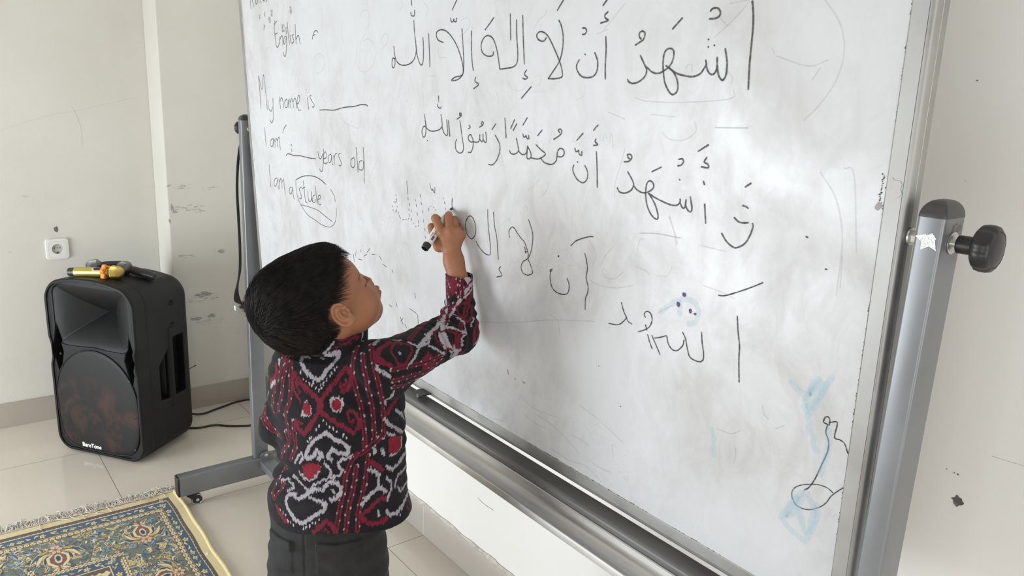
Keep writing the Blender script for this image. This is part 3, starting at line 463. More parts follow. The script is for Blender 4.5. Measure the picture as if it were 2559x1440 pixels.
# ---- stand
steel = noisy('grey painted steel', (.195,.203,.215), (.235,.243,.256), 7, .38, .45, bump=.015, bscale=300, rvar=.05)
plastic = noisy('black plastic', (.011,.0105,.0105), (.017,.016,.016), 30, .38)
rubber = noisy('dark grey plastic cap', (.045,.042,.043), (.06,.056,.056), 20, .38)
zinc = noisy('zinc plated steel', (.55,.56,.52), (.68,.69,.66), 30, .28, .9)
chrome = noisy('bright metal', (.7,.7,.7), (.8,.8,.8), 20, .15, 1)
PX0, PX1 = .845, .895
def rbox(x0, x1, y0, y1, z0, z1, r=.004):
    return MB().prism(rrect(x1-x0, y1-y0, r, 4, (x0+x1)/2, (y0+y1)/2), lambda u, v, h: (u, v, h), z0, z1)
for side, (y0, y1, lab) in {'far': (2.485, 2.514, 'far post behind the boy'), 'near': (.338, .367, 'near post at the right edge')}.items():
    post = tag(obj('post', rbox(PX0, PX1, y0, y1, .118, 1.2985), steel, wbd, smooth=.6), lab)
    cx, cy = (PX0+PX1)/2, (y0+y1)/2; capm = MB(); rings = []
    NC = 14
    for k in range(NC+1):
        a = PI/2*k/NC; sc = max(math.cos(a), .02); z = 1.2985 + .0185*math.sin(a)
        rings.append([(cx + (u-cx)*(.25+.75*sc if k < NC else .02) , cy + (v-cy)*(.2+.8*sc if k < NC else .02), z) for u, v in rrect(.0505, .0295, .004, 4, cx, cy)])
    nn = len(rings[0]); capm.add([p for r_ in rings for p in r_], [(i*nn+k, i*nn+(k+1) % nn, (i+1)*nn+(k+1) % nn, (i+1)*nn+k) for i in range(NC) for k in range(nn)] + [tuple(range(NC*nn, NC*nn+nn)), tuple(range(nn-1, -1, -1))])
    obj('end_cap', capm, rubber, post, smooth=.7)
    out = -1 if side == 'near' else 1; ye = y0 if side == 'near' else y1; yi = y1 if side == 'near' else y0
    ax = (0, out, 0)
    kn = obj('knob', MB().lathe([(.0095,.007), (.0098,.009), (.0098,.024), (.0125,.026)], (.87, ye, 1.272), ax, 28), plastic, post, smooth=.6)
    disk = MB(); NK = 72
    prof2 = [(.006,.0245), (.020,.0255), (.0240,.0285), (.0250,.033), (.0250,.038), (.0238,.0425), (.0205,.045), (.0190,.0452), (.0186,.0446), (.0180,.0452), (.010,.0472), (.001,.0478)]
    dv = []
    for r_, h_ in prof2:
        for k in range(NK):
            a = 2*PI*k/NK; rr_ = r_*(1 - .055*max(0, math.cos(6*a))**3 * (r_ > .02))
            dv.append((.87 + rr_*math.cos(a), ye + out*h_, 1.272 + rr_*math.sin(a)))
    disk.add(dv, [(i*NK+k, i*NK+(k+1) % NK, (i+1)*NK+(k+1) % NK, (i+1)*NK+k) for i in range(len(prof2)-1) for k in range(NK)] + [tuple((len(prof2)-1)*NK+k for k in range(NK)), tuple(range(NK-1, -1, -1))])
    k2 = disk.mesh('knob'); k2.transform(Matrix.Translation(-ORG[wbd.name])); k2.materials.append(plastic)
    bm = bmesh.new(); bm.from_mesh(kn.data); bm.from_mesh(k2); bm.to_mesh(kn.data); bm.free(); kn.data.polygons.foreach_set('use_smooth', [True]*len(kn.data.polygons)); kn.data.set_sharp_from_angle(angle=.7)
    obj('washer', MB().lathe([(.0118,.0002), (.0122,.0006), (.0122,.0018), (.0116,.0022), (.0045,.0022), (.0045,.0075)], (.87, ye, 1.272), ax, 32), zinc, post, smooth=.5)
    nut = MB().lathe([(.0075,-.001), (.0078,.0006), (.0078,.0125), (.0070,.013)], (.87, yi, 1.272), (0, -out, 0), 6).lathe([(.0098,.0125), (.0100,.0128), (.0100,.0145), (.009,.0149)], (.87, yi, 1.272), (0, -out, 0), 28)
    obj('pivot_nut', nut, zinc, post, smooth=.5)
    if side == 'near':
        st = MB(); st.prism([(.3655,1.2772),(.356,1.2803),(.3535,1.2800),(.3517,1.2802),(.349,1.2828),(.3478,1.2812),(.3465,1.2805),(.3438,1.2772),(.345,1.2757),(.342,1.2648),(.350,1.2684),(.3578,1.2632),(.3580,1.2720)], lambda u, v, h: (PX0-h, u, v), .0001, .0005)
        foil = noisy('silver foil', (.62,.63,.64), (.95,.95,.95), 240, .25, .8, bump=.4, bscale=350)
        obj('star_sticker', st, foil, post)
        gl = MB(); gl.prism([(.868,1.2917),(.8735,1.2912),(.8755,1.2932),(.879,1.2905),(.887,1.2905),(.8862,1.2845),(.8775,1.2828),(.8730,1.2838),(.868,1.281),(.8655,1.2845),(.8668,1.2885)], lambda u, v, h: (u, y0-h, v), .0001, .0004)
        obj('glue_stain', gl, noisy('old glue stain', (.20,.16,.12), (.30,.27,.23), 120, .6), post)
    # foot beam with castors
    bx0, bx1, by0, by1, bz0, bz1 = .588, 1.155, y0-.008, y1+.004, .047, .1175
    beam = obj('foot_beam', MB().prism(rrect(by1-by0, bz1-bz0, .004, 4, (by0+by1)/2, (bz0+bz1)/2), lambda u, v, h: (h, u, v), bx0, bx1), steel, wbd, smooth=.6)
    obj('end_cap', MB().prism(rrect(by1-by0-.001, bz1-bz0-.001, .005, 4, (by0+by1)/2, (bz0+bz1)/2), lambda u, v, h: (h, u, v), bx0-.006, bx0+.0005), plastic, beam, smooth=.6, bevel=.0015)
    for cxx, sg in ((.628, 1), (1.11, -1)):
        yc = (by0+by1)/2
        cas = obj('castor', MB().lathe([(.019,.047), (.019,.043), (.014,.041), (.013,.036)], (cxx, yc, 0), (0,0,1), 24)
                  .prism([(cxx-.019,.042), (cxx+.010,.042), (cxx+.0245,.026), (cxx+.0235,.013), (cxx+.013,.012), (cxx-.002,.024)], lambda u, v, h: (u, h, v), yc-.0125, yc-.0095)
                  .prism([(cxx-.019,.042), (cxx+.010,.042), (cxx+.0245,.026), (cxx+.0235,.013), (cxx+.013,.012), (cxx-.002,.024)], lambda u, v, h: (u, h, v), yc+.0095, yc+.0125)
                  .box((cxx-.018, yc-.0125, .038), (cxx+.010, yc+.0125, .0425)), plastic, beam, bevel=.001)
        wx = cxx+.016
        wheel = MB().lathe([(.009,-.0092), (.0165,-.0088), (.0182,-.0075), (.0186,-.004), (.0186,.004), (.0182,.0075), (.0165,.0088), (.009,.0092)], (wx, yc, .0188), (0,1,0), 40)
        obj('wheel', wheel, noisy('black wheel', (.03,.03,.03), (.045,.045,.045), 30, .35), cas, smooth=.6)
        obj('wheel_rim', MB().sweep([(wx+.0172*math.cos(2*PI*k/40), yc-.0094, .0190+.0172*math.sin(2*PI*k/40)) for k in range(41)], .0013, 8, cap=False).lathe([(.0055,-.0135), (.0055,.0135)], (wx, yc, .0188), (0,1,0), 20), chrome, cas, smooth=.6)
# lower rail with its brackets
rail = MB().prism(rrect(.05, .026, .003, 3, .885, .0955), lambda u, v, h: (u, h, v), .369, 2.4765)
rl = obj('lower_rail', rail, steel, wbd, smooth=.6)
for yy, sg in ((2.477, -1), (.367, 1)):
    y_a, y_b = (yy-.0035, yy) if sg < 0 else (yy, yy+.0035)
    brk = obj('bracket', MB().prism([(.862,.075), (.908,.075), (.908,.128), (.902,.136), (.893,.140), (.877,.140), (.867,.136), (.862,.128)], lambda u, v, h: (u, h, v), y_a, y_b), steel, rl, bevel=.0008)
    obj('bolt', MB().lathe([(.0068,.0), (.0068,.002), (.0050,.0024), (.0050,.0062), (.0028,.0068), (.0028,.0085)], (.882, y_a if sg < 0 else y_b, .126), (0, sg, 0), 20), chrome, brk, smooth=.5)
# cross rail, tray, lock bolt
cr = MB().prism(rrect(.042, .042, .007, 5, .8712, .699), lambda u, v, h: (u, h, v), .3672, 2.4848)
obj('cross_rail', cr, noisy('dull grey steel', (.115,.113,.108), (.165,.163,.158), 9, .42, .2, stretch=(3,.6,1), rvar=.08), wbd, smooth=.6)
tp = [(.8498,.7055), (.8480,.7060), (.8455,.7050), (.8420,.6995), (.8385,.6935), (.8345,.6895), (.8290,.6872), (.820,.6863), (.8121,.6862), (.8118,.6868), (.8114,.6862), (.7985,.6862), (.7955,.6876), (.7940,.6920), (.7932,.6972), (.7918,.6985), (.7903,.6978), (.7900,.6950), (.7906,.6845), (.7925,.6832), (.835,.6838), (.8498,.684)]
tray = obj('pen_tray', MB().prism(tp, lambda u, v, h: (u, h, v), .375, 2.446), alu, wbd, smooth=.45)
obj('tray_end', MB().prism([(x + (-.0012 if x < .80 else 0), z + (.0008 if z > .69 else -.0008)) for x, z in tp], lambda u, v, h: (u, h, v), 2.4462, 2.4602), noisy('white plastic', (.62,.62,.60), (.68,.68,.66), 20, .4), tray, smooth=.45)
lk = MB().lathe([(.0028,.717), (.0028,.735)], (.868, 1.416, 0), (0,0,1), 14)
coil = [(.868+.0048*math.cos(a), 1.416+.0048*math.sin(a), .7205+.0125*k/60) for k, a in enumerate(np.linspace(0, 9*PI, 61))]
lk.sweep(coil, .0010, 6)
obj('spring_bolt', lk, zinc, wbd, smooth=.6)
obj('lock_plate', MB().box((.858, 1.386, .7335), (.895, 1.424, .7365)).box((.8865, 1.392, .7365), (.892, 1.418, .7375)), plastic, wbd, bevel=.001)
# ================================================================= loudspeaker
FRs = Vector((.545, 2.895, 0)); NF = Vector((-.818, -.575, 0)).normalized(); NS = Vector((-NF.y, NF.x, 0))
O_S = FRs - NS*.180 + NS*.008
def sp_w(a, d, z): return O_S + NS*a - NF*d + Vector((0, 0, z))
spk = thing('loudspeaker', tuple(O_S - NF*.15), 'big black plastic portable loudspeaker with stained round front grille', 'loudspeaker')
def sp_f(Q):
    a, d, z = Q[:, 0], Q[:, 1], Q[:, 2]; s = np.abs(a)
    pinch = np.exp(-((z-.405)/.045)**4)*np.clip(1-d/.055, 0, 1)
    w = .204 - .016*np.clip(d, 0, .33)/.33 - .010*pinch
    top = .702 - .85*a*a - .05*np.clip(d-.05, 0, 1)
    zc, zh = (top+.006)/2, (top-.006)/2; r = .066
    qx, qz = s-(w-r), np.abs(z-zc)-(zh-r)
    d2 = np.hypot(np.maximum(qx, 0), np.maximum(qz, 0)) + np.minimum(np.maximum(qx, qz), 0) - r
    e = np.where(d > .16, .055, .008); dd = np.abs(d-.16)-(.16-e); g2 = d2 + e
    f = np.hypot(np.maximum(g2, 0), np.maximum(dd, 0)) + np.minimum(np.maximum(g2, dd), 0) - e
    f = f + .0016*np.exp(-((d-.062)/.0028)**2)        # joint between the front and rear shells
    # recessed front baffle inside a raised rim, flared horn, grille seat
    inn = d2 + .0125
    p, q = s/.170, np.abs(z-.552)/.118
    mm = np.maximum(np.maximum(p-.10, 0)/.90, q); hole = smax((s-.170), np.abs(z-.552)-.118, .05)
    arc = np.hypot(a, z-.225) - .212
    hz = smax(hole, -arc, .012)
    depth = .007 + np.where(hz < 0, np.minimum(.105*np.clip(1-mm, 0, 1)**1.5 + .004, -hz*3.2 + .0), 0)
    air = np.maximum(inn, (d - depth)*.55)
    f = np.maximum(f, -air)
    # slots at the waist of the front
    sx = s - .166; slot = np.maximum((np.hypot(np.abs(sx)/.024 + np.abs(z-.405)/.100, .12)-1.0)*.024, d-.055)
    f = smax(f, -slot, .005)
    # hand grips in both sides
    lo, hi = .215 + .15*np.maximum(.16-d, 0), .452 - 1.05*np.maximum(.205-d, 0)
    gp = np.maximum(np.maximum(np.maximum(lo-z, z-hi), np.abs(d-.188)-.072), (.166-.016*d/.33)-s)
    f = smax(f, -gp, .006)
    grip = np.maximum(np.hypot(d-.182, (s-.186)*1.0)-.0155, np.abs(z-.335)-.16)
    f = np.minimum(f, np.maximum(grip, np.where(s > .1, -1, 1)))
    for zz in (.589, .502): f = np.maximum(f, -(np.hypot(np.hypot((d-.200)/1.3, (z-zz)), (s-.200)*.8)-.0115))
    lowp = np.maximum(np.maximum(.05-z+0*z, z-.182), np.abs(d-.19)-.075)
    f = f + .0025*np.clip(-lowp/.012, 0, 1)*(s > .12)
    return f
Vs, Fs = nets(sp_f, (-.222, -.012, -.004), (.222, .332, .715), .0024)
Vs = np.array(O_S) + Vs[:, :1]*np.array(NS) - Vs[:, 1:2]*np.array(NF) + Vs[:, 2:]*np.array([0, 0, 1])
cab_m = noisy('black moulded plastic', (.0062,.0062,.0070), (.0092,.0092,.0100), 5, .50, bump=.08, bscale=420, rvar=.06, spec=.28)
cab = obj('cabinet', npmesh('cabinet', Vs, Fs[:, ::-1]), cab_m, spk, smooth=.75)
def grille_mat():
    m, t, b = nmat('stained perforated grille', (.02,.02,.02), .5, 0, .3)
    co = coords(t)
    n = nd(t, 'ShaderNodeTexNoise', Scale=8.5, Detail=6, Roughness=.6, Distortion=.4); t.links.new(coords(t), n.inputs[0])
    c = ramp(t, n.outputs[0], [(.47, (.010,.010,.0105)), (.53, (.030,.016,.013)), (.62, (.048,.022,.017)), (.68, (.016,.013,.012))])
    sx_ = nd(t, 'ShaderNodeSeparateXYZ'); t.links.new(co, sx_.inputs[0])
    c = mixc(t, ramp(t, sx_.outputs[2], [(.25, (0,0,0)), (.33, (1,1,1))]), c, (.010,.010,.0105))
    w = nd(t, 'ShaderNodeTexVoronoi', Scale=400); t.links.new(co, w.inputs[0])
    h = ramp(t, w.outputs['Distance'], [(.25, (.55,)*3), (.42, (1,1,1))])
    t.links.new(mixc(t, 1.0, c, h, 'MULTIPLY'), b.inputs['Base Color'])
    bp_ = nd(t, 'ShaderNodeBump', Strength=.3, Distance=.001); t.links.new(h, bp_.inputs['Height']); t.links.new(bp_.outputs[0], b.inputs['Normal'])
    return m
go = []
for k in range(64):                                  # round top, squarish foot
    t_ = 2*PI*k/64; cx, sx = math.cos(t_), math.sin(t_)
    if sx >= 0: go.append((.186*cx, .228+.198*sx))
    else:
        e = .42; go.append((.186*math.copysign(abs(cx)**e, cx), .228-.206*abs(sx)**.55))
gm = MB(); NG = len(go); rings = [(1, .0075), (1, .0045), (.985, .0032), (.93, .0024), (.8, .0010), (.5, -.0006), (.2, -.0012)]
gv = [sp_w(a*s_, d_, .215+(z-.215)*s_) for s_, d_ in rings for a, z in go]
gm.add(gv, [(i*NG+k, i*NG+(k+1) % NG, (i+1)*NG+(k+1) % NG, (i+1)*NG+k) for i in range(len(rings)-1) for k in range(NG)] + [tuple((len(rings)-1)*NG+k for k in range(NG))])
grille = obj('grille', gm, grille_mat(), spk, smooth=.6)
rim = MB().sweep([sp_w(a*1.008, .0045, .215+(z-.215)*1.008) for a, z in go + go[:1]], .0028, 8, cap=False)
obj('grille_rim', rim, cab_m, grille, smooth=True)
scr = MB()
for a, z in ((-.150,.398),(.158,.330),(-.162,.060),(.162,.058),(.175,.19)): scr.lathe([(.0048,0),(.0044,.0022),(.0018,.0026),(.0015,.0012)], sp_w(a, .0035, z), NF, 14)
obj('screw', scr, noisy('dark screw', (.03,.03,.03), (.06,.06,.06), 50, .35, .6), grille, smooth=.5)
def text_part(name, body, size, M4, mat, parent, ext=.0006, off=.006, label=None):
    cu = bpy.data.curves.new('lettering', 'FONT'); cu.body = body; cu.size = size; cu.extrude = ext; cu.offset = off*size; cu.align_x = 'CENTER'; cu.resolution_u = 6
    to = bpy.data.objects.new('lettering', cu); COL.objects.link(to)
    dg = bpy.context.evaluated_depsgraph_get(); me = bpy.data.meshes.new_from_object(to.evaluated_get(dg))
    bpy.data.objects.remove(to); bpy.data.curves.remove(cu); me.transform(M4); me.materials.clear()
    return tag(obj(name, me, mat, parent), label)
Rt = Matrix((NS, (0, 0, 1), NF)).transposed().to_4x4()
white_p = noisy('white print', (.72,.72,.70), (.80,.80,.78), 40, .5)
text_part('badge', 'BareTone', .0225, Matrix.Translation(sp_w(-.040, .0005, .0335)) @ Rt, white_p, grille, .0014, .018, 'white lettered badge')
ANT0, ANT1 = Vector((.790, 3.074, .2795)), Vector((.824, 3.080, .2900))
ant = MB().sweep(crom([sp_w(.150, .316, .272), ANT0, ANT1], 6), .0016, 8).sweep([ANT0*.25+ANT1*.75, ANT1], .0024, 8)
obj('antenna', ant, plastic, spk, smooth=True)
foot = MB()
for a, d_ in ((-.13,.05),(.13,.05),(-.12,.25),(.12,.25)): foot.lathe([(.016,.0002),(.017,.004),(.015,.0095)], sp_w(a, d_, 0), (0,0,1), 18)
obj('rubber_foot', foot, rubber, spk, smooth=.6)
# ---- power leads on the floor
lead_m = noisy('black cable sheath', (.012,.011,.011), (.02,.019,.019), 30, .45)
k1 = tag(obj('power_cable', MB().sweep(crom([(.800,3.205,.046),(.822,3.222,.030),(.850,3.236,.011),(.893,3.240,.0045),(.941,3.258,.0045),(.988,3.274,.0045),(1.029,3.290,.0045),(1.063,3.296,.0045),(1.11,3.288,.0045),(1.135,3.22,.0045)], 8), .0042, 10)
         .sweep([(.797,3.2025,.048),(.824,3.2235,.030)], [.0075,.0055], 10), lead_m, smooth=True), 'black cable plugged into the loudspeaker back, running close along the skirting', 'cable', 'cables behind the loudspeaker')
k2 = tag(obj('power_cable', MB().sweep(crom([(.770,3.118,.0045),(.790,3.121,.0045),(.827,3.101,.0045),(.879,3.096,.0045),(.904,3.085,.0045),(.93,3.058,.0045),(.972,3.031,.0045),(1.016,3.013,.0045),(1.08,3.04,.0045),(1.13,3.12,.0045)], 8), .0042, 10), lead_m, smooth=True),
         'black cable lying on open floor, the nearer one to the whiteboard foot', 'cable', 'cables behind the loudspeaker')
# ---- microphones resting on the loudspeaker
def mesh_mat(name, c1, c2, scale, metal=1.0):
    m, t, b = nmat(name, c1, .35, metal)
    w = nd(t, 'ShaderNodeTexWave', Scale=scale, Distortion=1.2); w.bands_direction = 'DIAGONAL'; t.links.new(coords(t), w.inputs[0])
    h = ramp(t, w.outputs[0], [(.25, c2), (.6, c1)]); t.links.new(h, b.inputs['Base Color'])
    bb = nd(t, 'ShaderNodeBump', Strength=.8, Distance=.001); t.links.new(w.outputs[0], bb.inputs['Height']); t.links.new(bb.outputs[0], b.inputs['Normal']); return m
gold = noisy('gold anodised body', (.50,.42,.08), (.60,.52,.13), 8, .33, .75); gold_mesh = mesh_mat('gold wire mesh', (.85,.66,.20), (.42,.31,.07), 300)
grey_mesh = mesh_mat('grey wire mesh', (.40,.39,.38), (.13,.13,.13), 300); orange = noisy('orange silicone', (.85,.23,.03), (.92,.30,.05), 12, .4)
dk = noisy('black mic body', (.018,.017,.018), (.028,.026,.027), 12, .4); clear = noisy('pale display rim', (.55,.45,.36), (.62,.52,.42), 12, .25); disp = noisy('dark display', (.02,.012,.015), (.035,.02,.024), 10, .12)
def mic(tail, head, label, body_m, mesh_m, ring=False, rb=.0178, rh=.0255):
    t_, h_ = Vector(tail), Vector(head); ax = (h_-t_).normalized(); L = (h_-t_).length
    r = thing('microphone', tuple(t_), label, 'microphone', 'microphones on the loudspeaker')
    ls = L - rh*1.25                                   # where the head basket starts
    obj('body', MB().lathe([(rb*.93, .026), (rb, .028), (rb, ls-.036), (rb*1.01, ls-.034), (rb*.97, ls-.014), (rb*.82, ls-.004), (rb*1.02, ls+.001)], t_, ax, 36), body_m, r, smooth=.5)
    obj('battery_cap', MB().lathe([(rb*.6, 0), (rb*.86, .003), (rb*.9, .012), (rb*.92, .026)], t_, ax, 32), dk, r, smooth=.6)
    bas = [(rb*1.02, ls), (rh*.98, ls+.010), (rh*1.04, ls+.0125), (rh*1.04, ls+.0155), (rh, ls+.018)]
    for k in range(1, 12):
        a = PI/2*k/11; bas.append((max(rh*math.cos(a)**.8, .0006), ls+.018+.034*math.sin(a)))
    obj('grille_head', MB().lathe(bas, t_, ax, 40), mesh_m, r, smooth=.9)
    if ring:
        rg = MB(); N = 72; u = ax.orthogonal().normalized(); w = ax.cross(u); c = t_ + ax*(ls-.016)
        pr = [(.0180,-.0075),(.0205,-.0085),(1,-.006),(1,.006),(.0205,.0085),(.0180,.0075)]
        vv = [c + ax*hh + (u*math.cos(2*PI*k/N)+w*math.sin(2*PI*k/N))*((.0265+.0042*math.cos(2*PI*k/N*6)) if rr_ == 1 else rr_) for rr_, hh in pr for k in range(N)]
        rg.add(vv, [(i*N+k, i*N+(k+1) % N, ((i+1) % 6)*N+(k+1) % N, ((i+1) % 6)*N+k) for i in range(6) for k in range(N)])
        obj('anti_roll_ring', rg, orange, r, smooth=.9)
        up = Vector((-.12, -.5, .86)); up = (up-ax*up.dot(ax)).normalized(); sd = ax.cross(up)
        for nm, wd, l0, l1, hh, mt in (('display_rim', .012, ls-.062, ls-.026, .0006, clear), ('display', .0085, ls-.055, ls-.028, .0011, disp)):
            q = MB(); nseg = 8; a0 = wd/rb; grid = []
            for i in range(nseg+1):
                a = -a0+2*a0*i/nseg
                for l_ in (l0 + .006*abs(a)/a0, l1): grid.append(t_+ax*l_+(up*math.cos(a)+sd*math.sin(a))*(rb+hh))
            q.add(grid, [(2*i, 2*i+1, 2*i+3, 2*i+2) for i in range(nseg)]); obj(nm, q, mt, r, smooth=True)
    return r
top_z = lambda a, d: .702 - .85*a*a - .05*max(d-.05, 0)
mic((.4115,3.137,.7135), (.553,3.013,.7215), 'gold microphone with orange ring lying on the black loudspeaker', gold, gold_mesh, True)
p_h = sp_w(.030, .150, top_z(.03,.15)+.0262); p_t = sp_w(.155, .172, top_z(.155,.172)+.0175)
mic(tuple(p_t), tuple(p_h), 'black microphone behind the gold one, its handle pointing right', dk, grey_mesh, rb=.0160, rh=.0250)
p_h = sp_w(-.115, .150, top_z(-.115,.15)+.027); p_t = sp_w(-.020, .232, top_z(-.02,.232)+.0185)
mic(tuple(p_t), tuple(p_h), 'dark microphone lying farthest back, grey head pointing left', dk, grey_mesh, rb=.0150, rh=.0235)
# ---- wall socket
so = thing('wall_socket', (.4305, YB, .728), 'white square wall power socket above the loudspeaker', 'wall socket')
ivory = noisy('ivory plastic', (.68,.675,.635), (.72,.715,.675), 9, .3); SX, SZ = .4305, .728
pq = [(1, .0004, .0005), (1, .006, .0005), (.955, .0092, 0), (.76, .0100, 0), (.745, .0092, 0), (.735, .0100, 0)]
pm = MB(); base = rrect(.084, .086, .013, 7); nb = len(base)
pv = [(SX+u*s_, YB-h_, SZ+v*s_) for s_, h_, _ in pq for u, v in base]
circ = [(.0205*math.cos(2*PI*k/nb+PI/4*0), .0205*math.sin(2*PI*k/nb)) for k in range(nb)]
pv += [(SX+u, YB-.0100, SZ+v) for u, v in circ] + [(SX+u*.97, YB-.0006, SZ+v*.97) for u, v in circ]
nr = len(pq)+2
pm.add(pv, [(i*nb+k, i*nb+(k+1) % nb, (i+1)*nb+(k+1) % nb, (i+1)*nb+k) for i in range(nr-1) for k in range(nb)] + [tuple((nr-1)*nb+k for k in range(nb)), tuple(range(nb-1, -1, -1))])
obj('cover_plate', pm, ivory, so, smooth=.5)
well = MB().lathe([(.0198,-.0002),(.0198,.0008)], (SX, YB-.0012, SZ), (0,-1,0), 32)
obj('socket_well', well, noisy('shaded ivory', (.42,.42,.36), (.47,.47,.41), 20, .5), so)
hl = MB()
for dx in (-.0095, 0, .0095): hl.lathe([(.0026 if dx else .0018, 0), (.0024 if dx else .0016, .0009)], (SX+dx, YB-.0019, SZ+.0035), (0,-1,0), 14)
obj('pin_hole', hl, noisy('dark hole', (.05,.045,.04), (.08,.075,.07), 30, .7), so)
obj('earth_clip', MB().box((SX-.0028, YB-.0060, SZ-.0185), (SX+.0028, YB-.0018, SZ-.0125)), noisy('dark brass', (.06,.04,.025), (.10,.07,.04), 30, .5, .5), so, bevel=.0008)
# ---- duster on the far tray end, with the strap it hangs by
du = thing('board_duster', (.815, 2.40, .6885), 'fluffy black duster on the far tray end with a long black strap', 'duster')
fz = MB(); rd = random.Random(4)
core = [(.812, 2.436, .700), (.814, 2.41, .703), (.815, 2.37, .703), (.816, 2.33, .702), (.817, 2.30, .699)]
obj('duster_core', MB().sweep(core, [.009, .0135, .0145, .013, .008], 12), dk, du, smooth=True)
for k in range(900):
    t_ = rd.random()**.8; y = 2.438-.142*t_; c = Vector((.815, y, .702)); a = rd.uniform(-.3, PI+.3); d_ = Vector((math.cos(a), rd.uniform(-.5,.5), math.sin(a))).normalized()
    l_ = rd.uniform(.006, .017); p0 = c + d_*.010; bend = Vector((rd.uniform(-1,1), rd.uniform(-1,1), rd.uniform(-1,.4)))*.005
    fz.sweep([p0, p0+d_*l_*.5+bend*.3, p0+d_*l_+bend], [.0006,.0005,.0002], 3, cap=False)
tag(obj('bristle', fz, noisy('charcoal fluff', (.025,.022,.020), (.06,.055,.05), 60, .9), du), None, kind='stuff')
ribbon = crom([(.868,2.522,1.262),(.852,2.532,1.20),(.838,2.526,1.09),(.834,2.514,.98),(.830,2.500,.89),(.820,2.478,.82),(.808,2.462,.785),(.798,2.456,.745),(.797,2.448,.718),(.806,2.440,.708),(.812,2.430,.705)], 8)
sm = MB(); nR = len(ribbon)
for k, p in enumerate(ribbon):
    t_ = k/(nR-1); wd = .0045 + .0065*math.exp(-((t_-.80)/.10)**2) - .0015*math.exp(-((t_-.62)/.05)**2)
    sm.v += [p + Vector((-wd, .0, 0)), p + Vector((0, -.0012, 0)), p + Vector((wd, 0, 0)), p + Vector((0, .0012, 0))]
sm.f = [(4*k+j, 4*k+(j+1) % 4, 4*k+4+(j+1) % 4, 4*k+4+j) for k in range(nR-1) for j in range(4)] + [(3,2,1,0), (4*nR-4, 4*nR-3, 4*nR-2, 4*nR-1)]
obj('strap', sm, noisy('black webbing', (.012,.011,.011), (.022,.02,.02), 200, .8), du)
# ================================================================= patterned rug
RX1, RY1, RX0, RY0 = .606, 2.614, -.26, 1.36
rug = thing('patterned_rug', (.17, 2.0, 0), 'blue, olive and cream floral rug with fringed end on the tiled floor', 'rug')
def srgb(*c): return tuple(((x/255+.055)/1.055)**2.4 if x > 10 else x/255/12.92 for x in c)
NX, NY = 560, 610
gx = np.linspace(RX0, RX1, NX); gy = np.linspace(RY0, RY1, NY)
GX, GY = np.meshgrid(gx, gy); CV = np.empty((NY, NX, 3)); KY = 1.38        # the weave is stretched along the rug
UX = RX1 - GX; UY = (RY1 - GY)
cream, gold_c, olive, blue_c, navy, brown, rust, pale, peach, dkol = [srgb(*c) for c in ((226,208,160),(190,164,92),(106,108,92),(46,78,106),(36,44,72),(88,68,60),(136,70,56),(136,166,176),(222,184,150),(80,84,72))]
CV[:] = olive
rg = random.Random(21)
def dist_poly(P):
    """distance, in woven units, from every cell near the polyline"""
    P = np.array(P, float); m = .02
    ix0, ix1 = np.searchsorted(gx, [P[:,0].min()-m, P[:,0].max()+m]); iy0, iy1 = np.searchsorted(gy, [P[:,1].min()-m*KY, P[:,1].max()+m*KY])
    if ix0 >= ix1 or iy0 >= iy1: return None
    X = GX[iy0:iy1, ix0:ix1]; Y = GY[iy0:iy1, ix0:ix1]/KY; best = np.full(X.shape, 9.); tt = np.zeros(X.shape)
    for k in range(len(P)-1):
        ax, ay, bx, by = P[k,0], P[k,1]/KY, P[k+1,0], P[k+1,1]/KY; dx, dy = bx-ax, by-ay; l2 = dx*dx+dy*dy+1e-12
        t = np.clip(((X-ax)*dx + (Y-ay)*dy)/l2, 0, 1); d = np.hypot(X-ax-t*dx, Y-ay-t*dy); mk = d < best
        best[mk] = d[mk]; tt[mk] = (k+t[mk])/(len(P)-1)
    return (slice(iy0, iy1), slice(ix0, ix1)), best, tt
def stroke(P, w, col, taper=0, edge=None, ew=.0016):
    r = dist_poly(P)
    if r is None: return
    s, d, t = r; ww = w*(1 - taper*np.abs(2*t-1)**1.5)
    if edge is not None: CV[s][d < ww+ew] = edge
    CV[s][d < ww] = col
def loc(c, a, pts, sc=1.0):
    ca, sa = math.cos(a), math.sin(a); return [(c[0]+(x*ca-y*sa)*sc, c[1]+(x*sa+y*ca)*sc*KY) for x, y in pts]
def leaf(c, a, L, w, fill, edge, bend=.3):
    stroke(loc(c, a, [(L*t, bend*L*math.sin(PI*t)*.5) for t in np.linspace(0, 1, 6)]), w, fill, .85, edge)
def flower(c, r, petal, edge, heart, n=5, a0=0):
    for k in range(n):
        a = a0+2*PI*k/n; leaf((c[0]+math.cos(a)*r*.25, c[1]+math.sin(a)*r*.25*KY), a, r*.85, r*.30, petal, edge, 0)
    stroke([c, (c[0]+1e-4, c[1])], r*.28, heart)
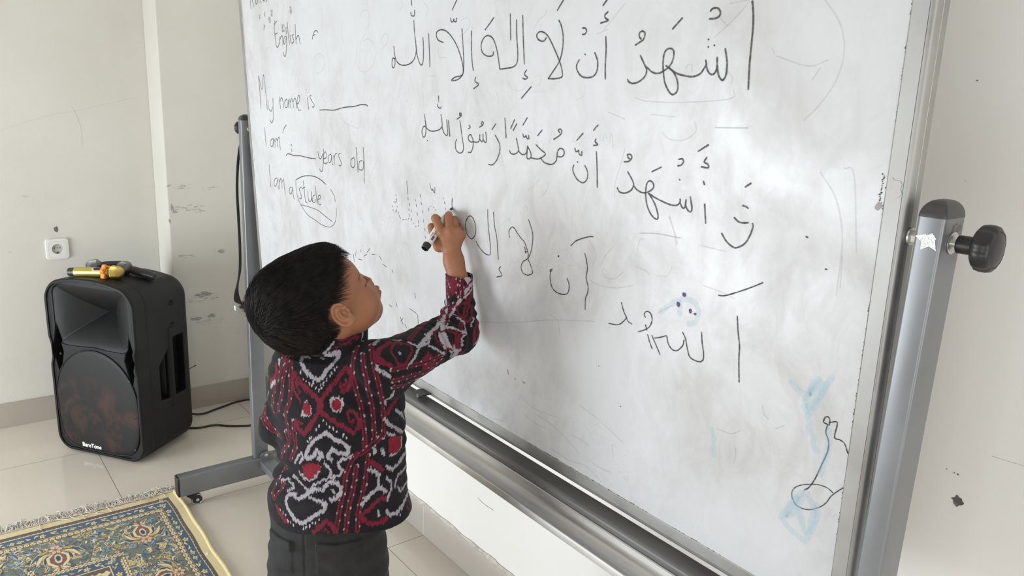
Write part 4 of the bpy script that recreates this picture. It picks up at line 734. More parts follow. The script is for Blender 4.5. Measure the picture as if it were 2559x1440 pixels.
# --- the field: scrolls and leaves everywhere
Xf0, Yf0 = RX1-.092, RY1-.125
for k in range(1900):
    c = (rg.uniform(-.05 if k > 300 else RX0, Xf0), rg.uniform(1.95 if k > 300 else RY0, Yf0)); a = rg.uniform(0, 2*PI); L = rg.uniform(.008, .032)
    fill, edge = rg.choice([(cream, None), (cream, dkol), (navy, cream), (blue_c, None), (blue_c, pale), (pale, None), (gold_c, dkol), (rust, cream), (gold_c, navy), (blue_c, None), (navy, pale), (dkol, None), (navy, None), (gold_c, cream), (dkol, None), (blue_c, None)])
    leaf(c, a, L, rg.uniform(.0014, .0040), fill, edge, rg.uniform(-.9, .9))
for k in range(46):
    c = (rg.uniform(RX0, Xf0), rg.uniform(RY0, Yf0)); flower(c, rg.uniform(.006, .010), rg.choice([cream, peach, pale]), rg.choice([brown, navy]), rg.choice([rust, navy, gold_c]), rg.choice([4, 5, 6]), rg.random())
for k in range(34):
    c = Vector((rg.uniform(RX0, Xf0), rg.uniform(RY0, Yf0))); a = rg.uniform(0, 6.28); P = []
    for j in range(14): P.append((c.x, c.y)); a += rg.uniform(.05, .38); c += Vector((math.cos(a), math.sin(a)*KY))*.0055
    stroke(P, .0011, rg.choice([cream, pale, gold_c, dkol]))
def palmette(c, a, s):
    for sg in (-1, 1):
        for k, (aa, L) in enumerate(((2.6, .050), (2.2, .058), (1.8, .052), (1.35, .040), (3.0, .036))):
            leaf(c, a + sg*aa*.62 + 0, L*s, .0058*s, (gold_c, blue_c, cream, navy, gold_c)[k], cream if k in (1, 3) else brown, .5*sg)
            leaf(c, a + sg*aa*.62 + .10*sg, L*s*.78, .0028*s, (cream, navy, gold_c, peach, blue_c)[k], None, .5*sg)
    for sg in (-1, 1):
        stroke(loc(c, a, [(-.006, sg*.004), (.008, sg*.021), (.026, sg*.021), (.040, sg*.008), (.052, sg*.002)], s), .0034*s, cream, .3, brown)
        stroke(loc(c, a, [(0, sg*.003), (.010, sg*.013), (.024, sg*.013), (.036, sg*.003)], s), .0030*s, rust, .2, brown)
    stroke(loc(c, a, [(.008, 0), (.024, 0)], s), .0085*s, cream, .2, brown); stroke(loc(c, a, [(.010, 0), (.020, 0)], s), .0048*s, navy, .2, pale)
    for k in range(5): leaf(loc(c, a, [(.044, 0)], s)[0], a + (k-2)*.55, .020*s, .0034*s, (cream, peach, rust, peach, cream)[k], brown, 0)
    flower(loc(c, a, [(-.016, 0)], s)[0], .014*s, peach, rust, olive, 6)
palmette((.448, 2.370), PI/2, 1.12)
for c in ((.212, 2.405), (-.03, 2.40), (.448, 1.93), (-.20, 2.39)): palmette(c, -PI/2 if c[0] < .4 else 0, 1.22)
palmette((.468, 2.118), PI, 1.1); palmette((.45, 1.62), PI/2, .95); palmette((.462, 1.75), PI, .95)
# --- bands: distances from the right edge and from the fringed end
def band(lo_x, hi_x, lo_y, hi_y):
    return ((UX >= lo_x) & (UX < hi_x) & (UY >= lo_y)) | ((UY >= lo_y) & (UY < hi_y) & (UX >= lo_x))
along = np.where(UX*1.38 < UY, GY/KY, GX)                     # coordinate running along the nearest edge
def across(lo_x, hi_x, lo_y, hi_y):
    return np.where(UX*1.38 < UY, (UX-lo_x)/(hi_x-lo_x), (UY-lo_y)/(hi_y-lo_y))
def zigzag(b, per, c0, c1, c2):
    m = band(*b); s = across(*b); z = np.abs((along/per) % 1 - .5)*2
    CV[m] = c0; CV[m & (s > .30 + .55*z)] = c1; CV[m & (s > .62 + .55*z)] = c2
def chain(b, per, ground, bead, eye):
    m = band(*b); s = across(*b); u = (along/per) % 1; CV[m] = ground
    CV[m & (np.hypot((u-.5)*1.9, (s-.5)*2.0) < .86)] = bead
    for q in (.36, .64): CV[m & (np.hypot((u-q)*per, (s-.5)*(b[1]-b[0])) < .0019)] = eye
m = band(0, .034, 0, .039); CV[m] = srgb(218,201,152)
zigzag((.034, .046, .039, .061), .0125, brown, brown, cream); m = band(.0335, .0355, .039, .042); CV[m] = srgb(70,54,48)
m = band(.0445, .0462, .0575, .0612); CV[m] = cream
m = band(.046, .0730, .061, .104); CV[m] = blue_c
m = band(.0715, .0740, .1005, .104); CV[m] = gold_c
chain((.0738, .0885, .1045, .1225), .0170, brown, cream, brown)
b_in = (.232, .250, .302, .321); mi = band(.232, 9, .302, 9)
CV[band(.250, .279, .321, .357)] = blue_c; chain(b_in, .0115, srgb(96,84,66), cream, brown)
CV[band(.2785, .2815, .3555, .3600)] = cream; zigzag((.2815, .300, .360, .384), .019, brown, brown, cream); CV[band(.300, .306, .384, .391)] = cream; CV[band(.306, .325, .391, .415)] = gold_c
def border_motifs(edge, off, start, period, n, sgn):
    for k in range(n):
        p = start - period*k
        put = (lambda t: (RX1-off, p+t)) if edge == 'x' else (lambda t: (p+t/KY*1.0, RY1-off))
        A = PI/2 if edge == 'x' else 0
        flower(put(0), .0085, cream, brown, rust, 5, A); flower(put(0), .0045, rust, cream, gold_c, 4, A)
        for t, aa in ((.045, .5), (.052, -.6), (.062, 2.5), (-.04, .4), (-.052, 2.7)): leaf(put(t*.8), A+aa, .016, .0028, rg.choice([cream, gold_c, cream]), navy, .4)
        for t in (.085, -.085): flower(put(t), .0058, gold_c, cream, blue_c, 4, .4); leaf(put(t*1.1), A+.3, .014, .0018, olive, None, .4)
        stroke([put(.07), put(.0705)], .0026, pale); stroke([put(-.072), put(-.0715)], .0024, cream)
border_motifs('x', .0600, 2.479, .2, 6, 1); border_motifs('y', .083, .476, .1425, 6, 1)
border_motifs('x', .2645, 2.20, .2, 5, 1); border_motifs('y', .340, .27, .1425, 4, 1)
CV *= (1 + .10*(np.random.rand(NY, NX, 1)-.5))
CV[UX > .0335] *= .93
hz = lambda X, Y: .0078 + .0008*np.sin(X*9+1)*np.cos(Y*7) + np.where(X > RX1-.010, .0012, 0)
edge_w = .0016*np.sin(GY*11.0)*np.clip((GX-(RX1-.3))/.3, 0, 1) + .0015*np.sin(GY*31)*np.clip((GX-(RX1-.2))/.2, 0, 1)
tilt = -.022*(GX-RX1)*np.clip((GY-2.2)/.4, 0, 1)
Vt = np.stack([GX+edge_w, GY+tilt, hz(GX, GY)], -1).reshape(-1, 3)
ii = np.arange((NY-1)*NX).reshape(NY-1, NX)[:, :-1].ravel()
Ft = np.stack([ii, ii+1, ii+NX+1, ii+NX], 1)
per = np.concatenate([np.arange(NX), np.arange(1, NY)*NX+NX-1, (NY-1)*NX+np.arange(NX-2, -1, -1), np.arange(NY-2, 0, -1)*NX])
Vb = Vt[per].copy(); Vb[:, 2] = .0006; nb0 = len(Vt); pn = np.roll(np.arange(len(per)), -1)
Fs_ = np.stack([per, nb0+np.arange(len(per)), nb0+pn, per[pn]], 1)
me = npmesh('pile', np.concatenate([Vt, Vb]), np.concatenate([Ft, Fs_]))
paint(me, np.concatenate([CV.reshape(-1, 3), np.tile(srgb(205,186,140), (len(per), 1))]))
obj('pile', me, attr_mat('woven wool pile', .9, bump=.5, bscale=520, sheen=.25), rug)
bd = MB().sweep([(float(RX1+.0016*math.sin(y*11.)+.0015*math.sin(y*31)-.0045), float(y), .0072) for y in np.linspace(RY0, RY1-.002, 120)], .0062, 8)
obj('bound_edge', bd, noisy('cream wool binding', srgb(206,190,146), srgb(220,205,162), 120, .9, bump=.4, bscale=500), rug, smooth=True)
fg = MB(); rf = random.Random(8)
for k in range(1500):
    x = RX0 + (RX1-.004-RX0)*rf.random(); y0 = RY1 - .022*(x-RX1)*1.0 - .003
    clump = .5+.5*noise.noise((x*26, 0, 0)); L = .016 + .040*clump*rf.random()**.7 + .010*rf.random(); a = PI/2 + .55*noise.noise((x*40, 3, 0)) + rf.uniform(-.55, .55)
    P = [Vector((x, y0, .0075))]; h = .0075; cur = rf.uniform(-.42, .42)
    for j in range(5):
        a += cur*(.4+.6*rf.random()); h = max(.0016, h + (rf.uniform(-.004, .0045) if j < 4 else -.002)); P.append(P[-1] + Vector((math.cos(a), math.sin(a), 0))*L/5); P[-1].z = h + .006*clump*math.sin(PI*(j+1)/5.5)
    fg.sweep(crom(P, 2), .0011, 4, cap=False)
for k in range(16):                                        # a few strands fallen back over the rug
    x = rf.uniform(.1, .56); P = [Vector((x, RY1+.006, .010))]; a = -PI/2 + rf.uniform(-.9, .9)
    for j in range(4): a += rf.uniform(-.5, .5); P.append(P[-1] + Vector((math.cos(a), math.sin(a), 0))*.012); P[-1].z = .0105
    fg.sweep(crom(P, 2), .0011, 4, cap=False)
tag(obj('fringe', fg, noisy('off white cotton', srgb(186,176,166), srgb(224,216,207), 90, .85), rug, smooth=True), 'tangled off white fringe', kind='stuff')
ov = MB()
for k in range(420):
    x = RX0 + (RX1-.006-RX0)*k/420; y = RY1-.022*(x-RX1); ov.sweep([(x, y-.009, .0088), (x+.0012, y-.002, .0096), (x+.002, y+.003, .006)], .0012, 4, cap=False)
tag(obj('whipped_edge', ov, noisy('white whipping yarn', srgb(206,198,180), srgb(226,218,202), 90, .85), rug, smooth=True), None, kind='stuff')
lint = MB().prism(blob(.578, 2.163, .0045, .006, 5, 12), lambda u, v, h: (u, v, h), .0080, .0092)
obj('lint', lint, noisy('white lint', (.75,.73,.72), (.85,.83,.82), 60, .9), rug)
J={'nb': (0.5239, 1.1787, 0.9695), 'elR': (0.8096, 1.1791, 0.9539), 'cufA': (0.825, 1.1976, 1.0095), 'cufB': (0.8332, 1.2155, 1.0701), 'arm1': (0.8294, 1.2117, 1.0484), 'wr': (0.8278, 1.2271, 1.0846), 'wr2': (0.8282, 1.2329, 1.104), 'tip': (0.8634, 1.2906, 1.1805), 'rear': (0.7766, 1.2544, 1.1083), 'iM': (0.8151, 1.2523, 1.1363), 'mM': (0.8255, 1.2401, 1.1407), 'rM': (0.8396, 1.2362, 1.1388), 'pM': (0.85, 1.2374, 1.1315), 'iP': (0.8094, 1.2685, 1.1647), 'iD': (0.8218, 1.2824, 1.1608), 'iT': (0.8347, 1.2886, 1.1546), 'mP': (0.8308, 1.2551, 1.168), 'mD': (0.8413, 1.2694, 1.169), 'mT': (0.8488, 1.2817, 1.1644), 'rP': (0.8454, 1.2541, 1.156), 'rD': (0.855, 1.2687, 1.1596), 'rT': (0.8559, 1.2754, 1.1537), 'pP': (0.8565, 1.2517, 1.143), 'pD': (0.8619, 1.264, 1.1455), 'pT': (0.8598, 1.2692, 1.14), 'tM': (0.8145, 1.2589, 1.11), 'tI': (0.8148, 1.2804, 1.1285), 'tT': (0.814, 1.2898, 1.1438), 'palm': (0.8291, 1.2419, 1.1181), 'elL': (0.4798, 1.2543, 0.8059)}
# ================================================================= the boy: distance fields of body and clothes
n3 = lambda v: np.array(v, float)/np.linalg.norm(v)
AZ = math.radians(50); BF = np.array([math.sin(AZ), math.cos(AZ), 0]); BR = np.array([math.cos(AZ), -math.sin(AZ), 0]); UPZ = np.array([0, 0, 1.])
j = {k: np.array(v) for k, v in J.items()}
HC = np.array([.517, 1.180, 1.065])
HF = np.array([[.924, -.026, .382], [-.382, -.124, .916], [.024, -.992, -.125]])       # face forward, crown up, right ear
HF = np.stack([n3(HF[0]), n3(HF[1]), n3(HF[2])])
PT = math.radians(8); HF = np.stack([HF[0]*math.cos(PT)+HF[1]*math.sin(PT), HF[1]*math.cos(PT)-HF[0]*math.sin(PT), HF[2]])
hw = lambda f, u, r: HC + f*HF[0] + u*HF[1] + r*HF[2]
NB = j['nb']
shR = NB + BR*.100 - UPZ*.036; shL = NB - BR*.042 - UPZ*.046 + BF*.012
elR, elL = j['elR'], j['elL']
hips = NB - UPZ*.40 + BF*.012
EC = V3(.003, -.012, .0765); EZ = n3((-.16, .22, .96)); EFR = frame3(EZ, n3((-.34, .92, 0))); EAR_S = 1.20
def ear_ro(S):
    R_ = (S - EC) @ EFR.T.astype(np.float32)*EAR_S; return np.sqrt((R_[:, 0]/.0275)**2 + ((-R_[:, 1]-.12*R_[:, 0])/.0175)**2), R_[:, 2]
def head_f(P):
    Q = (P - V3(*HC)) @ HF.T.astype(np.float32); S = Q.copy(); S[:, 2] = np.abs(S[:, 2])
    f = skull_off(Q, 0)
    f = smin(f, ell(S, (.036, -.044, .014), (.050, .054, .043)), .022)
    f = smin(f, ell(S, (.047, -.052, .033), (.034, .031, .027)), .018)
    f = smin(f, ell(Q, (.071, -.088, 0), (.021, .017, .024)), .022)
    f = smin(f, capsule(S, (-.002, -.054, .050), (.060, -.089, .014), .016, .014), .022)
    f = smax(f, -ell(S, (.090, -.012, .033), (.012, .010, .018)), .012)
    f = smin(f, ell(S, (.0690, -.013, .0315), (.0090, .0075, .0130)), .004)
    f = smin(f, capsule(Q, (.072, -.010, 0), (.0895, -.040, 0), .0055, .0080), .010)
    f = smin(f, ell(S, (.0850, -.0435, .0095), (.0095, .0070, .0074)), .006)
    f = smax(f, -ell(S, (.0890, -.0500, .0062), (.004, .003, .0032)), .003)
    f = smin(f, ell(Q, (.083, -.064, 0), (.016, .014, .022)), .012)
    f = smin(f, capsule(S, (.0980, -.0625, .000), (.087, -.0650, .017), .0052, .0032), .004)
    f = smin(f, capsule(S, (.0975, -.0725, .000), (.088, -.0685, .016), .0056, .0030), .004)
    f = smax(f, -capsule(S, (.104, -.0675, .0), (.092, -.0673, .020), .0020, .0014), .002)
    # ears
    R_ = (S - EC) @ EFR.T.astype(np.float32)*EAR_S
    x, y, z = R_[:, 0], -R_[:, 1], R_[:, 2]; R_ = np.stack([x, y, z], 1)
    ro = np.sqrt((x/.0275)**2 + ((y-.12*x)/.0175)**2); ang = np.arctan2(y/.0175, x/.0275)
    disc = np.maximum((ro-1)*.0175, np.abs(z) - .0022)
    gap = np.clip((np.abs(ang-1.95)-.62)/.35, 0, 1)                    # the rim is open towards the cheek
    rim = np.hypot((ro-.92)*.0200, z-.0038) - .0036*gap
    lobe = ell(R_, (-.0245, .004, .001), (.0085, .0095, .0045))
    anti = np.hypot((ro-.50)*.0200, z-.0022) - .0030*np.clip((np.abs(ang-1.75)-.85)/.3, 0, 1)
    tragus = ell(R_, (-.003, .0140, .0025), (.0065, .0034, .0042))
    ear = smin(smin(disc, rim, .0018), lobe, .005)
    ear = smin(smin(ear, anti, .0018), tragus, .002)
    ear = smin(ear, ell(R_, (0, .006, -.014), (.017, .011, .013)), .005)
    ear = smax(ear, -ell(R_, (-.002, .0052, .0050), (.0105, .0062, .0088)), .0022)
    f = smin(f, ear/EAR_S, .004)
    return f
FING = (('iM','iP','iD','iT', .0088, .0080, .0074, .0068), ('mM','mP','mD','mT', .0088, .0082, .0076, .0068),
        ('rM','rP','rD','rT', .0084, .0078, .0072, .0064), ('pM','pP','pD','pT', .0076, .0070, .0064, .0058), ('tM','tI','tT',None, .0105, .0092, .0082, 0))
def hand_f(P):
    f = capsule(P, j['arm1'], j['wr'], .0206, .0186)
    pal = smin(capsule(P, j['wr'], j['palm'], .0178, .0170), capsule(P, j['palm'], j['iM'], .0165, .0105), .012)
    for k, (a, r) in enumerate((('mM', .0115), ('rM', .0108), ('pM', .0100))): pal = smin(pal, capsule(P, j['palm'], j[a], .0165, r), .010)
    f = smin(f, pal, .014)
    for a, b, c, d, r0, r1, r2, r3 in FING:
        g = capsule(P, j[a], j[b], r0, r1); g = smin(g, capsule(P, j[b], j[c], r1*1.03, r2), .003)
        if d: g = smin(g, capsule(P, j[c], j[d], r2, r3), .003)
        else: g = smin(g, capsule(P, j['palm'], j[a], .014, r0), .010)
        f = smin(f, g, .0035)
    for a in ('iM', 'mM', 'rM', 'pM'): f = smin(f, ball(P, j[a] + (j[a]-j['palm'])*.05 + np.array([-.004, -.006, .002]), .0052), .010)
    return f
toe = lambda s: np.array([.50, 1.14, 0]) + BR*s + BF*.0
LEG = {}
for s, nm in ((1, 'R'), (-1, 'L')):
    hp = hips + BR*.048*s; kn = hips + BR*.066*s + BF*.012; kn[2] = .30; an = hips + BR*.068*s - BF*.012; an[2] = .058
    LEG[nm] = (hp, kn, an, an + BF*.095 - UPZ*.036)
hdL = elL + BF*.125 + BR*.05 + UPZ*.012
def body_f(P):
    f = head_f(P)
    f = smin(f, capsule(P, hw(-.020, -.060, 0), NB + BF*.022 - UPZ*.02, .043, .047), .022)
    t0, t1 = NB + BF*.022 - UPZ*.06, hips
    f = smin(f, capsule(P, NB + BF*.02 - BR*.045 - UPZ*.06, NB + BF*.02 + BR*.055 - UPZ*.06, .038, .038), .04)
    for s in (-.042, .042): f = smin(f, capsule(P, t0 + BR*(s+.012) - UPZ*.04, t1 + BR*(s+.004), .046, .042), .04)
    f = smin(f, capsule(P, shR, elR, .027, .025), .02); f = smin(f, capsule(P, elR, j['arm1'], .0240, .0200), .012)
    f = smin(f, hand_f(P), .006)
    f = smin(f, capsule(P, shL, elL, .025, .024), .02); f = smin(f, capsule(P, elL, hdL, .025, .019), .012)
    f = smin(f, ell(P, hdL + BF*.035, (.017, .017, .026), np.stack([BR, BF, UPZ])), .012)
    for k in range(4): f = smin(f, capsule(P, hdL + BF*.055 + UPZ*(.018-.012*k), hdL + BF*(.092-.004*abs(k-1)) + BR*.012 + UPZ*(.015-.012*k), .0068, .0058), .004)
    f = smin(f, capsule(P, hdL + BF*.02 + UPZ*.012, hdL + BF*.055 + UPZ*.030 + BR*.01, .0085, .007), .006)
    for hp, kn, an, to in LEG.values():
        f = smin(f, capsule(P, hp, kn, .040, .038), .02); f = smin(f, capsule(P, kn, an, .040, .026), .012)
        ft = smin(capsule(P, an - UPZ*.030 - BF*.018, to - UPZ*.0, .0255, .017), ell(P, (an+to)/2 - UPZ*.012, (.030, .062, .022), np.stack([BR, BF, UPZ])), .012)
        ft = smax(ft, .0012 - P[:, 2], .003); f = smin(f, ft, .015)
    return f
# torso cloth: elliptic tube whose centre and radii follow the height
ZK = [.63, .665, .70, .76, .82, .88, .925, .955, .98]
AK = [.136, .134, .127, .113, .117, .120, .112, .088, .055]
BK = [.106, .104, .100, .096, .094, .092, .084, .068, .050]
def torso_f(P):
    z = P[:, 2]; a = np.interp(z, ZK, AK); b = np.interp(z, ZK, BK); cx = NB + BF*.022
    d = P - V3(*cx); sh = np.interp(z, [.62, .75, .95], [-.004, -.006, .0]); x = d @ BR.astype(np.float32) - np.interp(z, [.62, .70, .76, .86, .93, .955], [.025, .022, .032, .022, .008, 0]); y = d @ BF.astype(np.float32) - sh
    k0 = np.sqrt((x/a)**2 + (y/b)**2); k1 = np.sqrt((x/a**2)**2 + (y/b**2)**2)
    return k0*(k0-1)/np.maximum(k1, 1e-4)
def fold(P, c, n, t, lam, amp, wid, ph=0.):
    """cloth folds: ridges perpendicular to n around c, fading over wid"""
    d = P - V3(*c); s = d @ V3(*n); w = np.exp(-(np.abs(d @ V3(*t))/wid[0])**2 - (s/wid[1])**2)
    return amp*w*np.sin(2*PI*s/lam + ph + 1.6*vnoise(P, 14, 3))
FL = n3(BR*.93 + UPZ*.32); FN = n3(UPZ*.95 - BR*.30); SL = n3(elR-shR); AX2 = n3(j['cufA']-elR)
SHR0 = NB - UPZ*.012
def shirt_f(P):
    z = P[:, 2]
    f = torso_f(P)
    yoke = capsule(P, shL + UPZ*.006 + BF*.004 + BR*.002, shR + UPZ*.004 + BF*.012 - BR*.010, .038, .045)
    f = smin(np.maximum(f, z - .955), yoke, .035)
    sl = smin(capsule(P, shR + BF*.004, elR, .0475, .0385), capsule(P, elR - AX2*.004, j['cufA'] + AX2*.004, .0375, .0285), .022)
    f = smin(f, sl, .026)
    la = smin(capsule(P, shL, elL, .0425, .0375), capsule(P, elL, elL + (hdL-elL)*.80, .0375, .029), .02)
    f = smin(f, la, .014)
    # folds: blousing above the hem on the left, a long pull from the right hip, sleeve creases
    wl = NB - UPZ*.235 - BR*.07 - BF*.08
    f = f - fold(P, wl, FN, FL, .036, .0060, (.065, .045), 2.2)
    f = f - fold(P, NB - UPZ*.215 + BR*.055 - BF*.09, n3(UPZ*.9 - BR*.42), n3(BR), .030, .0028, (.07, .04), 2.)
    f = f - fold(P, elR - SL*.055 + UPZ*.01, SL, n3(np.cross(SL, BF)), .022, .0032, (.05, .055), 1.)
    f = f - fold(P, elR + AX2*.035, AX2, n3(np.cross(AX2, BF)), .019, .0028, (.05, .035), 0.)
    f = f - fold(P, shR - UPZ*.045 + BR*.01, n3(BR*.7+UPZ*.7), n3(BR*.7-UPZ*.7), .026, .0030, (.06, .045), .5)
    f = f - fold(P, (shL+elL)/2 - BR*.01, n3(elL-shL), BF, .026, .0022, (.04, .06), 0.)
    f = f - .0016*vnoise(P, 22, 5) - .0010*vnoise(P, 55, 6)
    # sleeve seam
    f = f + .0012*np.exp(-(((P - V3(*(shR + SL*.018))) @ V3(*SL))/.0016)**2)*(f > -.02)
    # neck opening, hem, cuff ends
    nk = capsule(P, NB + BF*.026 - UPZ*.02, hw(-.014, -.045, 0), .0485, .0470)
    f = np.maximum(f, -nk)
    d = P - V3(*(NB)); hem = .665 - .010*np.exp(-(((d @ V3(*BR))+.02)/.07)**2) + .004*np.sin((d @ V3(*BR))*30)
    f = np.maximum(f, hem - z)
    under = np.maximum(torso_f(P) + .0045, z - (hem + .022)); f = np.maximum(f, -under)
    # standing collar
    d2 = P - V3(*(NB + BF*.030 + BR*.004 + UPZ*.004)); ca = n3(UPZ*.93 + BF*.20 + BR*.05); h = d2 @ V3(*ca); rr_ = d2 - h[:, None]*V3(*ca)
    ra = np.sqrt(((rr_ @ V3(*BR))/1.0)**2 + ((rr_ @ V3(*BF))/1.04)**2)
    rc = .0610 - .10*np.clip(h, -.02, .03)
    col = np.maximum(np.abs(ra - rc) - .0026, np.abs(h - .004) - .023)
    f = smin(f, col, .003)
    # cuff band
    ax = n3(j['cufB']-j['cufA']); d3 = P - V3(*j['cufA']); h3 = d3 @ V3(*ax); L3 = np.linalg.norm(j['cufB']-j['cufA']); r3 = np.linalg.norm(d3 - h3[:, None]*V3(*ax), axis=1)
    cu = np.maximum(r3 - .0272, np.abs(h3 - L3/2 + .001) - L3/2 - .001)
    f = np.where(h3 > -.004, np.maximum(f, np.where(r3 < .06, h3 - .004, -1)), f)
    f = smin(f, cu, .0015)
    f = np.maximum(f, -np.maximum(r3 - .0240, -(h3 - L3 + .012)))
    ax = n3(hdL-elL); d4 = P - V3(*elL); h4 = d4 @ V3(*ax); r4 = np.linalg.norm(d4 - h4[:, None]*V3(*ax), axis=1)
    f = np.maximum(f, -np.maximum(r4 - .0235, .098 - h4))
    return f
PW = hips
def pants_f(P):
    z = P[:, 2]; d = P - V3(*(NB + BF*.018)); x = d @ V3(*BR); y = d @ V3(*BF)
    a = np.interp(z, [.40, .50, .58, .64, .68], [.106, .108, .108, .109, .108]); b = np.interp(z, [.40, .50, .56, .64, .68], [.082, .087, .087, .086, .084])
    k0 = np.sqrt((x/a)**2 + (y/b)**2); k1 = np.sqrt((x/a**2)**2 + (y/b**2)**2); f = k0*(k0-1)/np.maximum(k1, 1e-4)
    f = np.maximum(np.maximum(f, z-.685), .43 - z)
    for hp, kn, an, to in LEG.values(): f = smin(f, smin(capsule(P, hp - UPZ*.02, kn, .060, .055), capsule(P, kn, an + UPZ*.012, .055, .052), .02), .030)
    f = np.maximum(f, .052 - z)
    back = np.clip(-y/.05, 0, 1)
    for sx, w_ in ((.052, .036), (-.060, .030)):              # hip pockets with flaps on the back
        zt = .628 + .004*np.sign(sx); px, pz = np.abs(x-sx) - w_, np.abs(z - (zt-.032)) - .032 - .10*np.maximum(w_-np.abs(x-sx), 0)*0
        flap = np.maximum(px, np.abs(z - (zt - .009 - .12*np.maximum(.5*w_-np.abs(x-sx), 0))) - .011); f = f - .0042*back*np.clip(-flap/.0018, 0, 1)
        pk = np.maximum(px, pz); f = f - .0020*back*np.clip(-pk/.0018, 0, 1)
    f = f + .0022*back*np.exp(-(x+.006)**2/.0018**2)            # centre seam
    f = f - fold(P, NB + BR*.09 - UPZ*.42, n3(BR*.6+UPZ*.8), n3(BR*.8-UPZ*.6), .034, .0022, (.06, .05)) - fold(P, NB - BR*.10 - UPZ*.43, n3(BR*.5-UPZ*.85), BF, .030, .0018, (.06, .05), 1.) - .0020*vnoise(P, 16, 8) - .0010*vnoise(P, 45, 9)
    for hp, kn, an, to in LEG.values(): f = np.maximum(f, -np.maximum(capsule(P, kn, an - UPZ*.03, .049, .046), z - .085))
    return f
